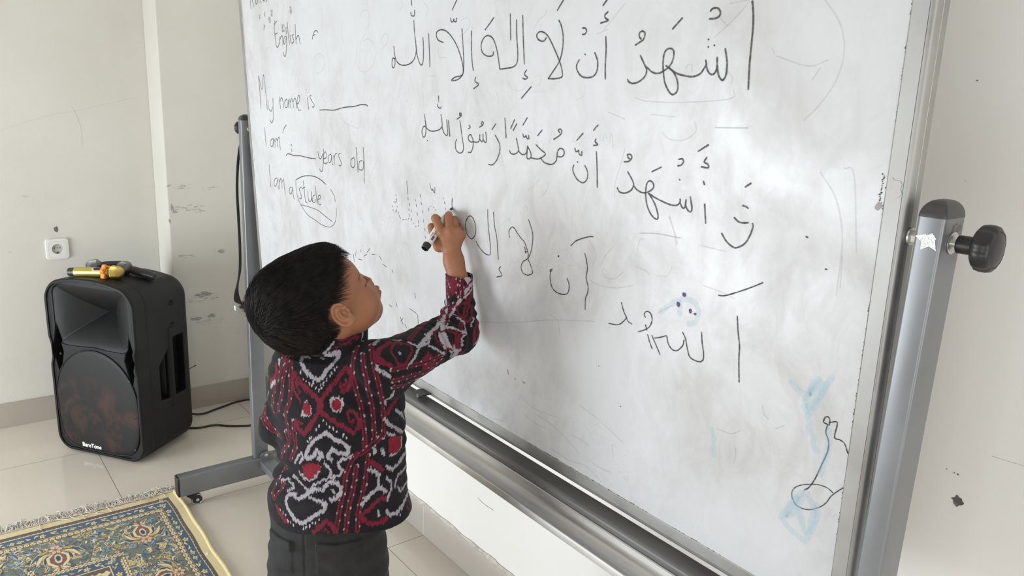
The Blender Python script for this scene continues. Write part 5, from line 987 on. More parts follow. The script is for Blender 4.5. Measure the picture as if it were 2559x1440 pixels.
# scalp: where hair grows, as a signed field on the head (negative inside)
def scalp_edge(Q):
    f_, u, r = Q[:, 0], Q[:, 1], np.abs(Q[:, 2])
    lim = np.interp(u, [-.09, -.06, -.035, -.020, -.004, .010, .026, .042, .056, .072, .09], [-.052, -.046, -.036, -.032, -.022, -.013, -.002, .012, .032, .048, .056])
    lim = lim + .012*np.exp(-(r/.03)**2)*(u > .05)
    return np.maximum(f_ - lim, -.084 - u)
def skull_off(Q, t):
    S = Q.copy(); S[:, 2] = np.abs(S[:, 2]); return smin(ell(Q, (-.016, .004, 0), (.088+t, .068+t, .072+t)), ell(S, (.030, .012, .016), (.046+t, .043+t, .043+t)), .018)
SHIRT={'r1':[[[4671,11646,9372],[4693,11541,9305],[4711,11471,9262],[4734,11416,9213],[4765,11362,9169],[4795,11309,9126],[4828,11260,9087],[4860,11209,9049],[4896,11139,8996]],[[4896,11139,8996],[4934,11113,9053],[4976,11098,9105],[5026,11084,9168],[5071,11059,9236],[5126,11057,9294],[5186,11064,9349],[5242,11061,9415],[5295,11053,9483],[5348,11046,9530]],[[5348,11046,9530],[5363,10989,9483],[5379,10936,9435],[5365,10909,9378],[5351,10882,9321],[5318,10888,9263],[5296,10916,9196],[5218,10931,9152]],[[4869,11117,8802],[4839,11145,8729],[4809,11175,8655],[4780,11204,8587],[4751,11235,8519],[4716,11271,8450],[4682,11306,8381],[4647,11384,8445],[4631,11423,8497],[4615,11464,8549]],[[4917,11070,8808],[4955,11033,8764],[4993,10997,8720],[5047,10949,8676],[5100,10901,8632],[5157,10859,8593],[5214,10818,8552],[5260,10783,8520],[5308,10751,8485],[5355,10729,8517],[5410,10725,8541],[5437,10735,8601],[5451,10720,8673]],[[4671,11646,9372],[4649,11630,9312],[4626,11612,9253],[4624,11595,9190],[4622,11578,9126]],[[6164,11006,9844],[6077,10973,9840],[5994,10944,9834],[5905,10890,9816],[5827,10854,9792],[5755,10774,9718],[5799,10692,9653],[5855,10662,9631],[5915,10637,9607],[5963,10617,9576]],[[5906,10666,8700],[5977,10686,8791],[6072,10749,8826],[6181,10834,8852]],[[4544,12116,9389],[4529,12012,9311],[4487,12055,9192],[4489,12253,9041]],[[5783,10826,9766],[5749,10777,9718],[5721,10736,9667]],[[4389,11883,6878],[4401,11848,6814],[4401,11780,6772],[4404,11681,6758],[4415,11605,6732],[4449,11516,6705]],[[4720,11061,6649],[4759,11018,6710],[4797,10975,6771],[4838,10938,6828],[4882,10908,6880],[4950,10841,6847],[4967,10818,6778],[4984,10796,6709]],[[5829,10567,7156],[5735,10562,7218],[5676,10564,7183],[5620,10572,7146],[5574,10582,7096],[5528,10593,7046],[5468,10608,7013],[5408,10621,6982],[5404,10613,6913],[5452,10592,6862],[5500,10569,6813],[5580,10551,6788],[5660,10532,6762],[5743,10518,6787],[5832,10514,6804]],[[5584,10614,7915],[5686,10584,7842],[5786,10603,7718]],[[6167,11031,9851],[6081,10982,9843],[6000,10940,9832],[5922,10901,9821],[5847,10831,9783],[5784,10784,9737],[5810,10729,9696],[5841,10681,9652],[5880,10650,9619],[5922,10622,9585]],[[6114,10658,9573],[6201,10673,9526]]],'r2':[[[4622,11578,9126],[4653,11493,9051],[4678,11428,8956]],[[4668,11547,9266],[4672,11498,9170],[4690,11448,9100]],[[5218,10931,9152],[5212,10974,9236],[5217,11012,9304]],[[5294,10967,9359],[5295,10941,9312],[5250,10964,9259]],[[4615,11464,8549],[4619,11470,8617]],[[4640,11422,8602],[4677,11350,8550]],[[5422,10747,8642],[5401,10748,8717],[5377,10742,8795],[5310,10807,8856],[5259,10847,8797],[5268,10809,8697],[5323,10778,8654],[5353,10780,8688]],[[5354,11343,9951],[5416,11333,9944],[5481,11329,9935],[5549,11331,9923],[5645,11350,9923],[5752,11386,9917]],[[5653,11365,10009],[5695,11362,9905]],[[5271,11321,9792],[5336,11309,9798]],[[4989,11471,9769],[5019,11445,9772]],[[5370,11319,9859],[5434,11314,9859],[5502,11315,9857],[5573,11323,9852]],[[4478,12106,9163],[4484,12204,9030]],[[4851,10909,6711],[4901,10863,6703]],[[6369,10769,6907],[6495,10841,6738]],[[6345,10697,6793],[6439,10744,6646]],[[6361,10990,9793],[6350,11076,9826],[6241,10988,9823],[6145,10921,9813],[6058,10800,9755],[6071,10754,9713],[6089,10718,9667],[6093,10673,9608],[6103,10638,9546],[6221,10674,9512],[6295,10717,9549],[6370,10762,9585],[6440,10814,9621],[6509,10865,9658],[6522,10956,9739],[6467,10983,9769],[6416,11016,9795],[6350,11076,9826]],[[7200,11248,9791],[7187,11191,9742],[7167,11124,9697],[7228,11116,9641],[7281,11095,9590],[7418,11151,9503],[7517,11148,9438],[7686,11232,9424],[7698,11220,9495],[7715,11215,9562],[7685,11240,9639],[7664,11280,9710],[7572,11347,9765],[7441,11283,9783],[7361,11295,9773],[7191,11269,9806]],[[7967,11680,10058],[7981,11628,9949],[7973,11528,9915],[8008,11491,9859],[8092,11441,9820],[8152,11464,9866],[8265,11558,9886],[8273,11574,9972],[8360,11702,10020],[8247,11682,10121],[8168,11704,10116],[8097,11737,10107],[7967,11680,10058]],[[8235,11781,10382],[8319,11804,10468],[8460,11872,10518]],[[8048,12146,10627],[8039,12128,10554],[8029,12110,10481],[8020,12093,10409],[8011,12076,10336],[8001,12058,10263],[7992,12041,10190]]],'r0':[[[4902,11136,9010],[4903,11111,8922],[4885,11105,8817]]],'w2':[[[4695,11348,8771],[4716,11328,8886],[4740,11316,8954],[4768,11257,8899],[4782,11229,8851],[4779,11226,8769],[4727,11298,8712],[4686,11362,8726],[4695,11348,8771]],[[5050,11020,9032],[5103,10984,9068],[5190,10903,9050],[5208,10898,8958],[5163,10910,8866],[5088,10928,8835],[5044,10981,8895],[5047,11001,8964],[5050,11020,9032]],[[4946,11697,9613],[4953,11586,9589]],[[5271,11349,9895],[5217,11354,9847],[5160,11356,9774],[5099,11376,9737]],[[5859,11451,9981],[5853,11438,9894],[5803,11342,9837]],[[5097,11501,9617],[5120,11428,9607]],[[4593,12092,9501],[4576,12019,9441]],[[4634,11398,7654],[4652,11278,7615],[4686,11196,7583],[4742,11132,7581],[4794,11056,7701],[4831,11041,7783],[4848,11047,7863]],[[4570,11517,7561],[4579,11405,7550],[4600,11323,7522],[4640,11291,7466],[4677,11249,7415],[4716,11146,7393]],[[4721,11157,7415],[4765,11126,7504],[4821,11060,7561],[4880,11002,7613],[4925,10962,7647],[4971,10923,7680],[4970,10887,7811],[4939,10937,7870],[4907,10989,7929]],[[4971,10923,7680],[5039,10871,7705],[5107,10819,7730],[5140,10797,7817],[5081,10819,7895],[5093,10843,7968],[5141,10809,7998],[5188,10775,8028],[5238,10745,8056],[5290,10720,8080]],[[5024,10883,7711],[5003,10871,7636]],[[4985,10869,7468],[5014,10871,7400]],[[4579,11456,7820],[4597,11427,7900],[4614,11397,7980],[4643,11332,8042],[4653,11293,7955],[4620,11351,7853]],[[4438,11754,7405],[4470,11655,7455],[4507,11572,7496],[4530,11460,7452],[4564,11517,7326],[4508,11661,7217]],[[5898,10621,8364],[6045,10639,8291]],[[6282,10808,8136],[6259,10775,8085],[6227,10729,8042],[6207,10701,7989],[6142,10670,7960],[6096,10670,7913],[5941,10612,7949]],[[6508,11011,7468],[6432,10903,7480],[6337,10808,7486],[6223,10720,7496],[6122,10654,7494],[6082,10623,7444],[6061,10627,7374],[6055,10616,7290]],[[5868,10585,7539],[5964,10592,7448],[5963,10589,7330],[5923,10572,7275],[5891,10569,7211],[5878,10572,7124]],[[6502,10961,7153],[6390,10825,7186],[6300,10739,7190],[6172,10654,7176],[6123,10652,7283]],[[5722,10595,7651],[5695,10573,7566],[5697,10569,7494],[5702,10571,7417]],[[5690,10561,6994],[5696,10544,6895]],[[6225,10821,9720],[6230,10794,9691]],[[5879,11069,9869],[5991,11171,9867],[6136,11330,9833],[6217,11335,9827],[6255,11261,9844]],[[6271,11111,9847],[6406,11105,9827]],[[6526,11033,9791],[6586,10996,9754],[6652,10969,9714],[6672,10933,9665],[6608,10876,9619],[6550,10829,9569],[6449,10777,9530],[6348,10723,9492]],[[6688,10961,9692],[6818,11005,9694],[6950,11049,9697],[7019,11128,9758],[6987,11216,9815]],[[6950,11015,9650],[7032,11025,9605],[7107,11024,9564],[7218,11062,9486],[7319,11080,9414]],[[7449,11366,9857],[7568,11393,9812],[7638,11346,9794],[7692,11308,9777],[7814,11369,9721],[7873,11336,9691],[7929,11299,9663]],[[7925,11718,9954],[7894,11496,9915],[7970,11504,9852],[8018,11469,9804],[7963,11353,9753],[7958,11308,9676]],[[8257,11511,9859],[8201,11463,9798],[8129,11391,9748]],[[7880,11315,9407],[7871,11307,9491],[7867,11304,9572],[7951,11297,9660]],[[8184,11732,10218],[8316,11757,10297],[8431,11821,10370]],[[6600,11030,8969],[6700,11071,9000],[6791,11099,9027]]],'rf':[[[4739,11287,8868],[4736,11283,8793]],[[5120,10963,8982],[5113,10951,8918]],[[4687,11255,7774],[4729,11187,7821],[4811,11088,7841]],[[4696,11247,7703],[4737,11177,7736],[4779,11115,7766]],[[4711,11186,7668],[4724,11153,7664]],[[5988,10645,8216],[6175,10730,8119]],[[5991,10650,8126],[6155,10693,8051]],[[5976,10621,8054],[6098,10646,7996]]],'w1':[[[4918,11696,9604],[4895,11774,9613],[4816,11654,9565],[4797,11548,9491],[4812,11490,9451],[4828,11435,9410],[4872,11348,9360],[4903,11295,9336],[4935,11243,9313],[4996,11224,9362],[5033,11228,9415],[5072,11236,9468],[5120,11231,9508],[5167,11226,9550],[5223,11241,9590],[5289,11275,9623],[5341,11290,9720]],[[5341,11290,9720],[5223,11312,9706],[5126,11344,9686]],[[5860,11026,9861],[5985,11149,9861],[6141,11323,9835],[6291,11345,9823]],[[5715,10672,9592],[5745,10632,9551],[5777,10598,9508],[5835,10570,9471],[5899,10554,9429]],[[5886,10686,8897],[5929,10602,9016],[6005,10606,9097]],[[5867,10675,8606],[5917,10671,8545],[5971,10671,8482],[6072,10689,8407],[6160,10707,8335],[6279,10777,8234]],[[6123,10729,8699],[6198,10751,8631],[6349,10905,8495],[6408,10949,8405]],[[4483,12013,9136],[4482,12205,8972]],[[4566,12555,8748],[4529,12508,8684]],[[4932,11024,8462],[4868,11070,8389],[4829,11107,8349],[4791,11148,8307],[4734,11212,8196],[4714,11233,8129],[4692,11249,8064],[4685,11239,7984],[4727,11176,7970],[4777,11129,8048],[4811,11108,8133],[4855,11052,8102],[4879,11015,8054],[4828,11059,7992]],[[4942,11015,8463],[5008,10950,8401],[5051,10908,8365],[5095,10868,8327],[5179,10810,8286],[5246,10773,8213],[5233,10777,8129],[5166,10816,8088],[5091,10866,8116],[5029,10910,8185],[4975,10946,8114],[4950,10956,8031],[4993,10929,7988]],[[4500,11574,7201],[4445,11582,7095],[4468,11579,6969],[4488,11496,6883],[4499,11441,6846],[4515,11397,6802],[4570,11298,6744],[4641,11195,6817],[4679,11152,6870],[4719,11111,6922],[4795,11025,6999],[4834,10984,7043],[4874,10946,7086],[4881,10927,7210],[4821,11012,7218],[4752,11109,7223],[4700,11148,7280]],[[4673,11179,7318],[4620,11253,7270],[4568,11332,7205],[4539,11461,7242],[4518,11547,7223]],[[4679,11191,7354],[4724,11133,7396],[4769,11075,7438],[4809,11006,7444],[4856,10956,7438],[4879,10941,7525],[4924,10914,7567],[4969,10891,7608],[5038,10795,7602],[5111,10803,7489],[5088,10788,7372],[5029,10815,7319],[4955,10869,7273]],[[6478,10983,7740],[6353,10827,7771],[6269,10750,7758],[6187,10689,7738],[6120,10654,7704],[6016,10634,7653],[5880,10609,7747]],[[5529,10594,7809],[5632,10593,7751],[5722,10595,7651]],[[6559,11029,6909],[6476,10897,6931],[6386,10798,6935],[6287,10696,6920],[6214,10639,6878],[6125,10594,6859],[6043,10559,6834],[5903,10532,6848],[5849,10546,6934]],[[5702,10571,7417],[5632,10572,7387],[5566,10582,7350],[5515,10598,7292],[5465,10614,7234],[5412,10626,7171]],[[5741,10573,7405],[5844,10568,7301]],[[5644,10617,8143],[5663,10625,8077]],[[5796,10610,8077],[5817,10607,8000]]],'dt':[[[4785,11404,9299],[4781,11395,9284]],[[4811,11338,9261],[4808,11331,9244]],[[4839,11293,9243],[4837,11290,9225]],[[4883,11226,9187],[4882,11223,9169]],[[4919,11184,9180],[4917,11179,9162]],[[4954,11166,9220],[4951,11161,9203]],[[4998,11169,9293],[4993,11161,9277]],[[5044,11163,9341],[5040,11154,9325]],[[5106,11160,9398],[5102,11151,9383]],[[5139,11170,9444],[5135,11162,9428]],[[5190,11171,9503],[5186,11163,9487]],[[5234,11160,9540],[5229,11151,9524]],[[4769,11459,9340],[4765,11451,9324]],[[4753,11546,9412],[4749,11537,9396]],[[4868,11295,9291],[4864,11287,9275]],[[4949,11185,9256],[4946,11179,9239]],[[4748,11206,8350],[4747,11205,8331]],[[4773,11181,8389],[4771,11180,8370]],[[4833,11125,8523],[4832,11124,8504]],[[4868,11093,8555],[4867,11092,8536]],[[4926,11049,8677],[4925,11047,8658]],[[4963,11011,8619],[4962,11010,8600]],[[5001,10974,8569],[5000,10972,8550]],[[5044,10931,8546],[5042,10930,8528]],[[5093,10889,8508],[5092,10887,8490]],[[5178,10832,8425],[5176,10830,8407]],[[5222,10807,8396],[5220,10804,8377]],[[4416,11775,6841],[4414,11771,6822]],[[4425,11675,6826],[4422,11667,6810]],[[4440,11590,6818],[4437,11583,6801]],[[4451,11517,6744],[4450,11516,6724]],[[4476,11462,6718],[4476,11461,6698]],[[4503,11409,6706],[4502,11408,6686]],[[4608,11223,6690],[4606,11221,6670]],[[4639,11180,6731],[4638,11178,6711]],[[4682,11130,6772],[4680,11127,6753]],[[4717,11096,6822],[4716,11093,6803]],[[4753,11048,6833],[4751,11045,6815]],[[4797,11002,6886],[4795,10999,6868]],[[5178,10833,8429],[5176,10830,8410]],[[5222,10808,8399],[5220,10805,8381]],[[4748,11206,8354],[4747,11205,8335]],[[4772,11180,8380],[4771,11179,8361]],[[4723,11231,8294],[4723,11231,8274]],[[6129,10571,6780],[6125,10565,6763]],[[6206,10624,6837],[6202,10617,6820]],[[6274,10688,6924],[6269,10680,6908]],[[6330,10745,6957],[6325,10734,6942]],[[8054,12121,10676],[8051,12115,10649]],[[8152,11935,10704],[8148,11928,10678]],[[8188,11879,10621],[8183,11871,10595]],[[8026,12051,10462],[8022,12044,10435]],[[8116,11870,10471],[8112,11863,10445]],[[8143,11800,10343],[8139,11793,10317]],[[7992,11989,10217],[7989,11982,10191]],[[8089,11802,10248],[8085,11794,10222]]],'D':[[[5634,11212,9804],[5573,11139,9770],[5525,11093,9728],[5484,11059,9681],[5449,11010,9619],[5419,10972,9554],[5407,10942,9497],[5397,10917,9438],[5395,10885,9379],[5394,10854,9321],[5396,10821,9263],[5401,10795,9201],[5414,10783,9133],[5452,10803,9028],[5476,10795,8935],[5474,10763,8867],[5468,10724,8804],[5470,10700,8733],[5478,10702,8660],[5491,10713,8582],[5494,10705,8513],[5493,10684,8430],[5498,10672,8341]],[[5615,10977,9751],[5586,10911,9698],[5564,10859,9640],[5545,10814,9580],[5542,10771,9525],[5542,10734,9468],[5545,10703,9409],[5543,10682,9348],[5547,10671,9282],[5566,10689,9203],[5593,10703,9123],[5607,10695,9053],[5619,10682,8985],[5631,10684,8912],[5665,10727,8819],[5671,10717,8750],[5668,10690,8690],[5656,10663,8637],[5648,10645,8579],[5652,10647,8511],[5659,10656,8440],[5661,10653,8374],[5658,10644,8311]],[[5803,11030,9855],[5753,10921,9806],[5716,10836,9748],[5701,10781,9698],[5690,10733,9646],[5682,10690,9593],[5676,10652,9537],[5680,10623,9477],[5691,10608,9411],[5707,10602,9341],[5718,10595,9272],[5728,10586,9204],[5741,10584,9133],[5787,10640,9034],[5822,10677,8943],[5830,10663,8875],[5826,10650,8810],[5846,10678,8724],[5854,10685,8648],[5847,10665,8586],[5832,10642,8526],[5822,10625,8464],[5819,10623,8393],[5820,10628,8320]],[[4691,12089,9597],[4630,11974,9550],[4603,11946,9473],[4579,11935,9411],[4555,11925,9348],[4531,11914,9286],[4505,11943,9197],[4483,11983,9103],[4479,12013,9018],[4476,12050,8930],[4469,12073,8847],[4478,12131,8753],[4493,12207,8650],[4497,12177,8587],[4505,12158,8519]],[[4683,11932,9575],[4643,11871,9517],[4617,11846,9445],[4591,11821,9374],[4569,11802,9314],[4546,11785,9254],[4538,11804,9180],[4535,11812,9107],[4526,11806,9041],[4517,11798,8975],[4504,11818,8895],[4492,11840,8814],[4492,11894,8718],[4503,11968,8603]],[[4743,11910,9585],[4697,11803,9560],[4679,11769,9509],[4664,11741,9455],[4649,11713,9397],[4634,11686,9339],[4619,11660,9281],[4609,11638,9220],[4604,11630,9154],[4598,11621,9089],[4589,11615,9022],[4580,11608,8956],[4572,11604,8889],[4551,11624,8816],[4535,11658,8737],[4533,11728,8612],[4539,11700,8528],[4547,11673,8444],[4549,11673,8357],[4548,11664,8274],[4545,11651,8193]],[[4595,11515,8563],[4594,11509,8484],[4595,11507,8403],[4593,11498,8324],[4590,11489,8247]],[[4494,12578,8472],[4470,12506,8434],[4460,12470,8380],[4455,12449,8319],[4465,12381,8277],[4479,12323,8231],[4498,12277,8180],[4528,12212,8138],[4537,12092,8123],[4508,11874,8158]],[[4473,12691,8301],[4431,12504,8282],[4427,12423,8216],[4452,12353,8187],[4480,12294,8153],[4509,12238,8118]],[[5501,10692,8464],[5496,10675,8387],[5499,10675,8301],[5483,10673,8177]],[[5363,10693,8100],[5307,10698,8042],[5257,10712,7978],[5237,10731,7904],[5219,10753,7828],[5173,10749,7727],[5154,10726,7671],[5150,10733,7597],[5161,10773,7502],[5152,10770,7434],[5127,10759,7379],[5107,10759,7317],[5098,10782,7240],[5091,10799,7156],[5075,10797,7083],[5058,10793,7012],[5041,10789,6931],[5025,10787,6848],[5013,10785,6784],[5002,10784,6719],[4992,10786,6667]],[[5676,10650,8437],[5663,10652,8368],[5643,10644,8305],[5623,10633,8242],[5569,10641,8196],[5516,10652,8148],[5457,10664,8116],[5397,10676,8084]],[[5347,10693,7875],[5328,10675,7811],[5309,10657,7748],[5303,10666,7669],[5303,10694,7569],[5286,10690,7488],[5262,10679,7428],[5242,10677,7362],[5231,10692,7285],[5221,10709,7207],[5207,10713,7131],[5193,10714,7056],[5178,10715,6982],[5168,10710,6909],[5158,10706,6837],[5147,10700,6765],[5137,10695,6693]],[[5824,10622,8411],[5772,10635,8340],[5711,10632,8278],[5650,10628,8238],[5593,10632,8194]],[[5541,10646,8044],[5532,10647,7959],[5510,10623,7889],[5490,10603,7816],[5483,10609,7729],[5478,10618,7639],[5466,10614,7557],[5445,10610,7491],[5427,10611,7424],[5413,10620,7350],[5401,10632,7275],[5383,10636,7190],[5364,10638,7107],[5346,10643,7021],[5339,10637,6941],[5331,10629,6862],[5324,10622,6782],[5315,10613,6704]],[[4562,11615,8337],[4557,11619,8265],[4551,11621,8193],[4546,11626,8121],[4538,11752,7998],[4547,11924,7851],[4520,11899,7765]],[[4603,11480,8380],[4602,11471,8312],[4599,11462,8245],[4598,11454,8176],[4597,11448,8107],[4582,11494,8020],[4569,11546,7929],[4548,11579,7848]],[[4536,11724,8301],[4542,11675,8232]],[[4449,11850,7419],[4422,11878,7339]],[[4482,12140,7126],[4405,12075,7057],[4360,11907,7012]],[[4455,11655,7415],[4494,11835,7247],[4470,11853,7170],[4417,11865,7105],[4369,11892,7032]],[[4584,11825,7586],[4547,11916,7496]],[[5960,10587,9517],[6045,10602,9514],[6141,10637,9503],[6242,10676,9490],[6346,10719,9475],[6452,10764,9455],[6556,10803,9438],[6662,10842,9420],[6770,10883,9401],[6860,10912,9404],[6954,10945,9405],[7061,10997,9398],[7150,11019,9405],[7276,11080,9403],[7384,11113,9413]],[[5954,10541,9337],[6035,10557,9334],[6126,10591,9322],[6229,10642,9304],[6334,10694,9284],[6451,10758,9264],[6565,10811,9247],[6677,10861,9233],[6791,10913,9218],[6882,10942,9234],[6988,10993,9241],[7092,11041,9250],[7202,11095,9256]],[[5965,10559,9222],[6080,10592,9196],[6259,10732,9121],[6357,10789,9115],[6464,10860,9102],[6567,10922,9094],[6638,10930,9110],[6729,10944,9125],[6832,10976,9133],[6974,11070,9114],[7037,11076,9150],[7098,11077,9188],[7163,11086,9224],[7253,11133,9243],[7302,11116,9290]],[[7547,11624,9892],[7685,11787,9910],[7837,11970,9923],[7859,11901,10019],[7947,11931,10080]],[[7580,11432,9859],[7712,11611,9865],[7738,11630,9929],[7873,11813,9937],[7891,11773,10005],[7928,11761,10064],[8003,11805,10103]],[[8056,12193,10626],[8047,12176,10550],[8039,12160,10473],[8030,12144,10396],[8022,12128,10319],[8014,12113,10242],[8007,12099,10165]],[[8052,12098,10646],[8041,12079,10571],[8031,12059,10496],[8020,12040,10420],[8010,12021,10345],[8000,12002,10270],[7989,11983,10194]],[[8150,11931,10691],[8139,11909,10613],[8129,11886,10535],[8118,11863,10458],[8107,11841,10381],[8096,11818,10303],[8086,11795,10226]],[[8212,11882,10664],[8203,11860,10591],[8195,11838,10518],[8186,11816,10445],[8178,11794,10373],[8169,11772,10300],[8160,11750,10227]]]}
PATTERN_ORDER=[('D',.0040,None),('r2',.0023,srgb(106,25,44)),('r1',.0040,srgb(106,25,44)),('r0',.0058,srgb(108,25,44)),('w1',.0034,srgb(160,156,164)),('w2',.0022,srgb(160,156,164)),('rf',.0072,srgb(124,25,42)),('dt',.0014,srgb(182,178,186))]
# ================================================================= the boy
boy = thing('person', (float(hips[0]), float(hips[1]), 0), 'young boy with black hair writing on the whiteboard, red black and white woven shirt', 'person')
def skin_mat():
    m, t, b = nmat('warm brown skin', (.33,.14,.074), .52, 0, .35)
    n = nd(t, 'ShaderNodeTexNoise', Scale=26, Detail=4); t.links.new(coords(t), n.inputs[0])
    t.links.new(mixc(t, 1.0, ramp(t, n.outputs[0], [(.35, (.310,.133,.070)), (.65, (.350,.155,.083))]), attr_rgb(t, 'pattern'), 'MULTIPLY'), b.inputs['Base Color'])
    b.inputs['Subsurface Weight'].default_value = .12; b.inputs['Subsurface Radius'].default_value = (.9, .35, .2); b.inputs['Subsurface Scale'].default_value = .006
    n2 = nd(t, 'ShaderNodeTexNoise', Scale=700, Detail=2); t.links.new(coords(t), n2.inputs[0])
    bb = nd(t, 'ShaderNodeBump', Strength=.12, Distance=.001); t.links.new(n2.outputs[0], bb.inputs['Height']); t.links.new(bb.outputs[0], b.inputs['Normal'])
    return m
def attr_rgb(t, a): return nd(t, 'ShaderNodeAttribute', attribute_name=a).outputs['Color']
Vb_, Fb_ = nets(body_f, (.36, .93, -.004), (.90, 1.42, 1.21), .0017, 1)
me = npmesh('body', Vb_, Fb_[:, ::-1])
Qh = (Vb_ - HC) @ HF.T
col = np.ones((len(Vb_), 3), np.float32)
lip = np.exp(-((np.hypot((Qh[:, 1]+.0674)/.0090, np.maximum(np.abs(Qh[:, 2])-.010, 0)/.006))**4)) * (Qh[:, 0] > .074) * (np.linalg.norm(Qh, axis=1) < .14)
col *= (1 - lip[:, None]*np.array([.12, .42, .40]))
sh = np.clip(-scalp_edge(Qh)/.006 + .2, 0, 1) * (np.linalg.norm(Qh - [-.016, .004, 0], axis=1) < .115) * (np.abs(Qh[:, 2]) < .0745)
col *= (1 - .88*sh[:, None])                                         # stubble of the scalp under the hair
slit = np.exp(-((Qh[:, 1]+.015)/.0018)**2) * (np.abs(np.abs(Qh[:, 2])-.032) < .0135) * (Qh[:, 0] > .062); col *= (1 - .93*slit[:, None])
brow = np.exp(-((Qh[:, 1]-.008+.25*np.abs(np.abs(Qh[:, 2])-.03))/.0035)**2) * (np.abs(np.abs(Qh[:, 2])-.031) < .017) * (Qh[:, 0] > .05); col *= (1 - .6*brow[:, None])
paint(me, col)
body = obj('body', me, skin_mat(), boy, smooth=True)
# ---- hair: a cap of hair mass and combed strands over it
def hair_f(P):
    Q = (P - V3(*HC)) @ HF.T.astype(np.float32)
    t = .0070 + .0025*vnoise(Q*np.array([1, 1, 1], np.float32), 60, 12)
    f = skull_off(Q, .0)-t
    lowb = ell(Q, (-.046, -.026, 0), (.050, .046, .059))
    f = smin(smin(f, lowb, .02), ell(Q, (-.047, .020, 0), (.067, .058, .062)), .02)
    e = scalp_edge(Q) - .004*vnoise(Q, 130, 4)
    f = smax(f, e, .010)
    return smax(f, -(skull_off(Q, -.006)), .002)
Vh, Fh = nets(hair_f, tuple(HC-.15), tuple(HC+.14), .0025, 1)
hm = MB(); hm.v = [tuple(p) for p in Vh.tolist()]; hm.f = [tuple(q) for q in Fh[:, ::-1].tolist()]
rh = random.Random(77); WH = np.array([-.108, .030, .004])
def surf_pt(q, t):
    for _ in range(4):
        Q = q[None].astype(np.float32); e = .001
        d = float(hair_base(Q)[0]) - t; g = np.array([float(hair_base(Q + V3(*(e*(k == i) for i in range(3))))[0]) - float(hair_base(Q)[0]) for k in range(3)])/e
        q = q - g*d/max(g @ g, .1)
    return q, g/np.linalg.norm(g)
def hair_base(Q): return smin(ell(Q, (-.047, .020, 0), (.063, .054, .058)), smin(skull_off(Q, 0), ell(Q, (-.046, -.026, 0), (.048, .044, .057)), .02), .02)
# candidate roots scattered over the scalp, all strands advanced together
NS_ = 18000; rs = np.random.RandomState(5); q = rs.randn(NS_*3, 3); q = q/np.linalg.norm(q, axis=1)[:, None]*np.array([.088, .074, .072]) + [-.016, .000, 0]
def proj_to(q, t):
    for _ in range(4):
        Q = q.astype(np.float32); e = .0008; d0 = hair_base(Q); g = np.stack([hair_base(Q + V3(*(e*(k == i) for i in range(3)))) - d0 for k in range(3)], 1)/e
        q = q - g*((d0 - t)/np.maximum((g*g).sum(1), .2))[:, None]
    return q, g/np.linalg.norm(g, axis=1)[:, None]
q, nrm = proj_to(q, .001); keep = scalp_edge(q) < -.001; q = q[keep][:NS_]; nrm = nrm[keep][:NS_]; n_ = len(q)
Ls = .042 + .024*rs.rand(n_); Ls *= np.where(q[:, 1] < -.02, .55, 1.0); Ls *= np.where(scalp_edge(q) > -.020, np.where(q[:, 1] < .035, .40, .55), 1.0); eard = np.linalg.norm((q - [.003, -.012, 0])[:, :2], axis=1); Ls *= np.clip((eard - .020)/.030, .12, 1); lift = .0065 + .0040*rs.rand(n_) + .003*vnoise(q.astype(np.float32), 45, 2)
SEG = 8; path = [q.copy()]; cur = q.copy(); near_w = np.exp(-(np.linalg.norm(q - WH, axis=1)/.030)**2); jit = rs.randn(n_, 3)*(.06 + .42*near_w)[:, None]
clumpn = np.stack([vnoise(q.astype(np.float32), 70, 31+k) for k in range(3)], 1)*.24
for s in range(SEG):
    v = cur - WH; away = v - nrm*(v*nrm).sum(1)[:, None]; dist = np.linalg.norm(away, axis=1)[:, None]; away /= np.maximum(dist, 1e-5)
    swirl = np.cross(nrm, away)*np.exp(-dist/.035)*.9
    down = np.array([.10, -.75, 0]) * np.clip((.03 - cur[:, 1:2])/.06, 0, 1)
    fwd = np.array([.55, -.05, 0]) * np.clip((cur[:, 1:2]-.01)/.05, 0, 1)
    d = away + swirl + down + fwd + jit + clumpn; d -= nrm*(d*nrm).sum(1)[:, None]; d /= np.linalg.norm(d, axis=1)[:, None]
    nxt = cur + d*(Ls/SEG)[:, None]; prof_t = lift*math.sin(min(1, (s+1)/SEG*1.25)*PI/2) - .0015*(s == SEG-1)
    fl, nrm2 = proj_to(nxt, prof_t); over = (scalp_edge(fl) > .004)[:, None]; cur = np.where(over, nxt + nrm*.0004, fl); nrm = nrm2; path.append(cur.copy())
path = np.stack(path, 1); Sx = path.reshape(-1, 3).astype(np.float32).copy(); Sx[:, 2] = np.abs(Sx[:, 2]); ro_, ez_ = ear_ro(Sx)
clear_ear = ~((ro_ < 1.06).reshape(len(path), -1)[:, 1:].any(1) & (Sx[:, 2].reshape(len(path), -1).max(1) > .045)); path = path[clear_ear]; n_ = len(path)
path = path                                            # strands x points x 3 (head frame)
PWd = path @ HF + HC
tang = np.gradient(PWd, axis=1); tang /= np.maximum(np.linalg.norm(tang, axis=2, keepdims=True), 1e-9)
a1 = np.cross(tang, np.array([.31, .5, .81])); a1 /= np.linalg.norm(a1, axis=2, keepdims=True); a2 = np.cross(tang, a1)
rad = (.00036*np.linspace(1, .25, SEG+1)**.6)[None, :, None]
ring = np.stack([PWd + (a1*math.cos(2*PI*k/3) + a2*math.sin(2*PI*k/3))*rad for k in range(3)], 2)          # n, SEG+1, 3, 3
VH = ring.reshape(-1, 3); base = (np.arange(n_)*(SEG+1)*3)[:, None, None]; s_i = (np.arange(SEG)*3)[None, :, None]; k_i = np.arange(3)[None, None, :]
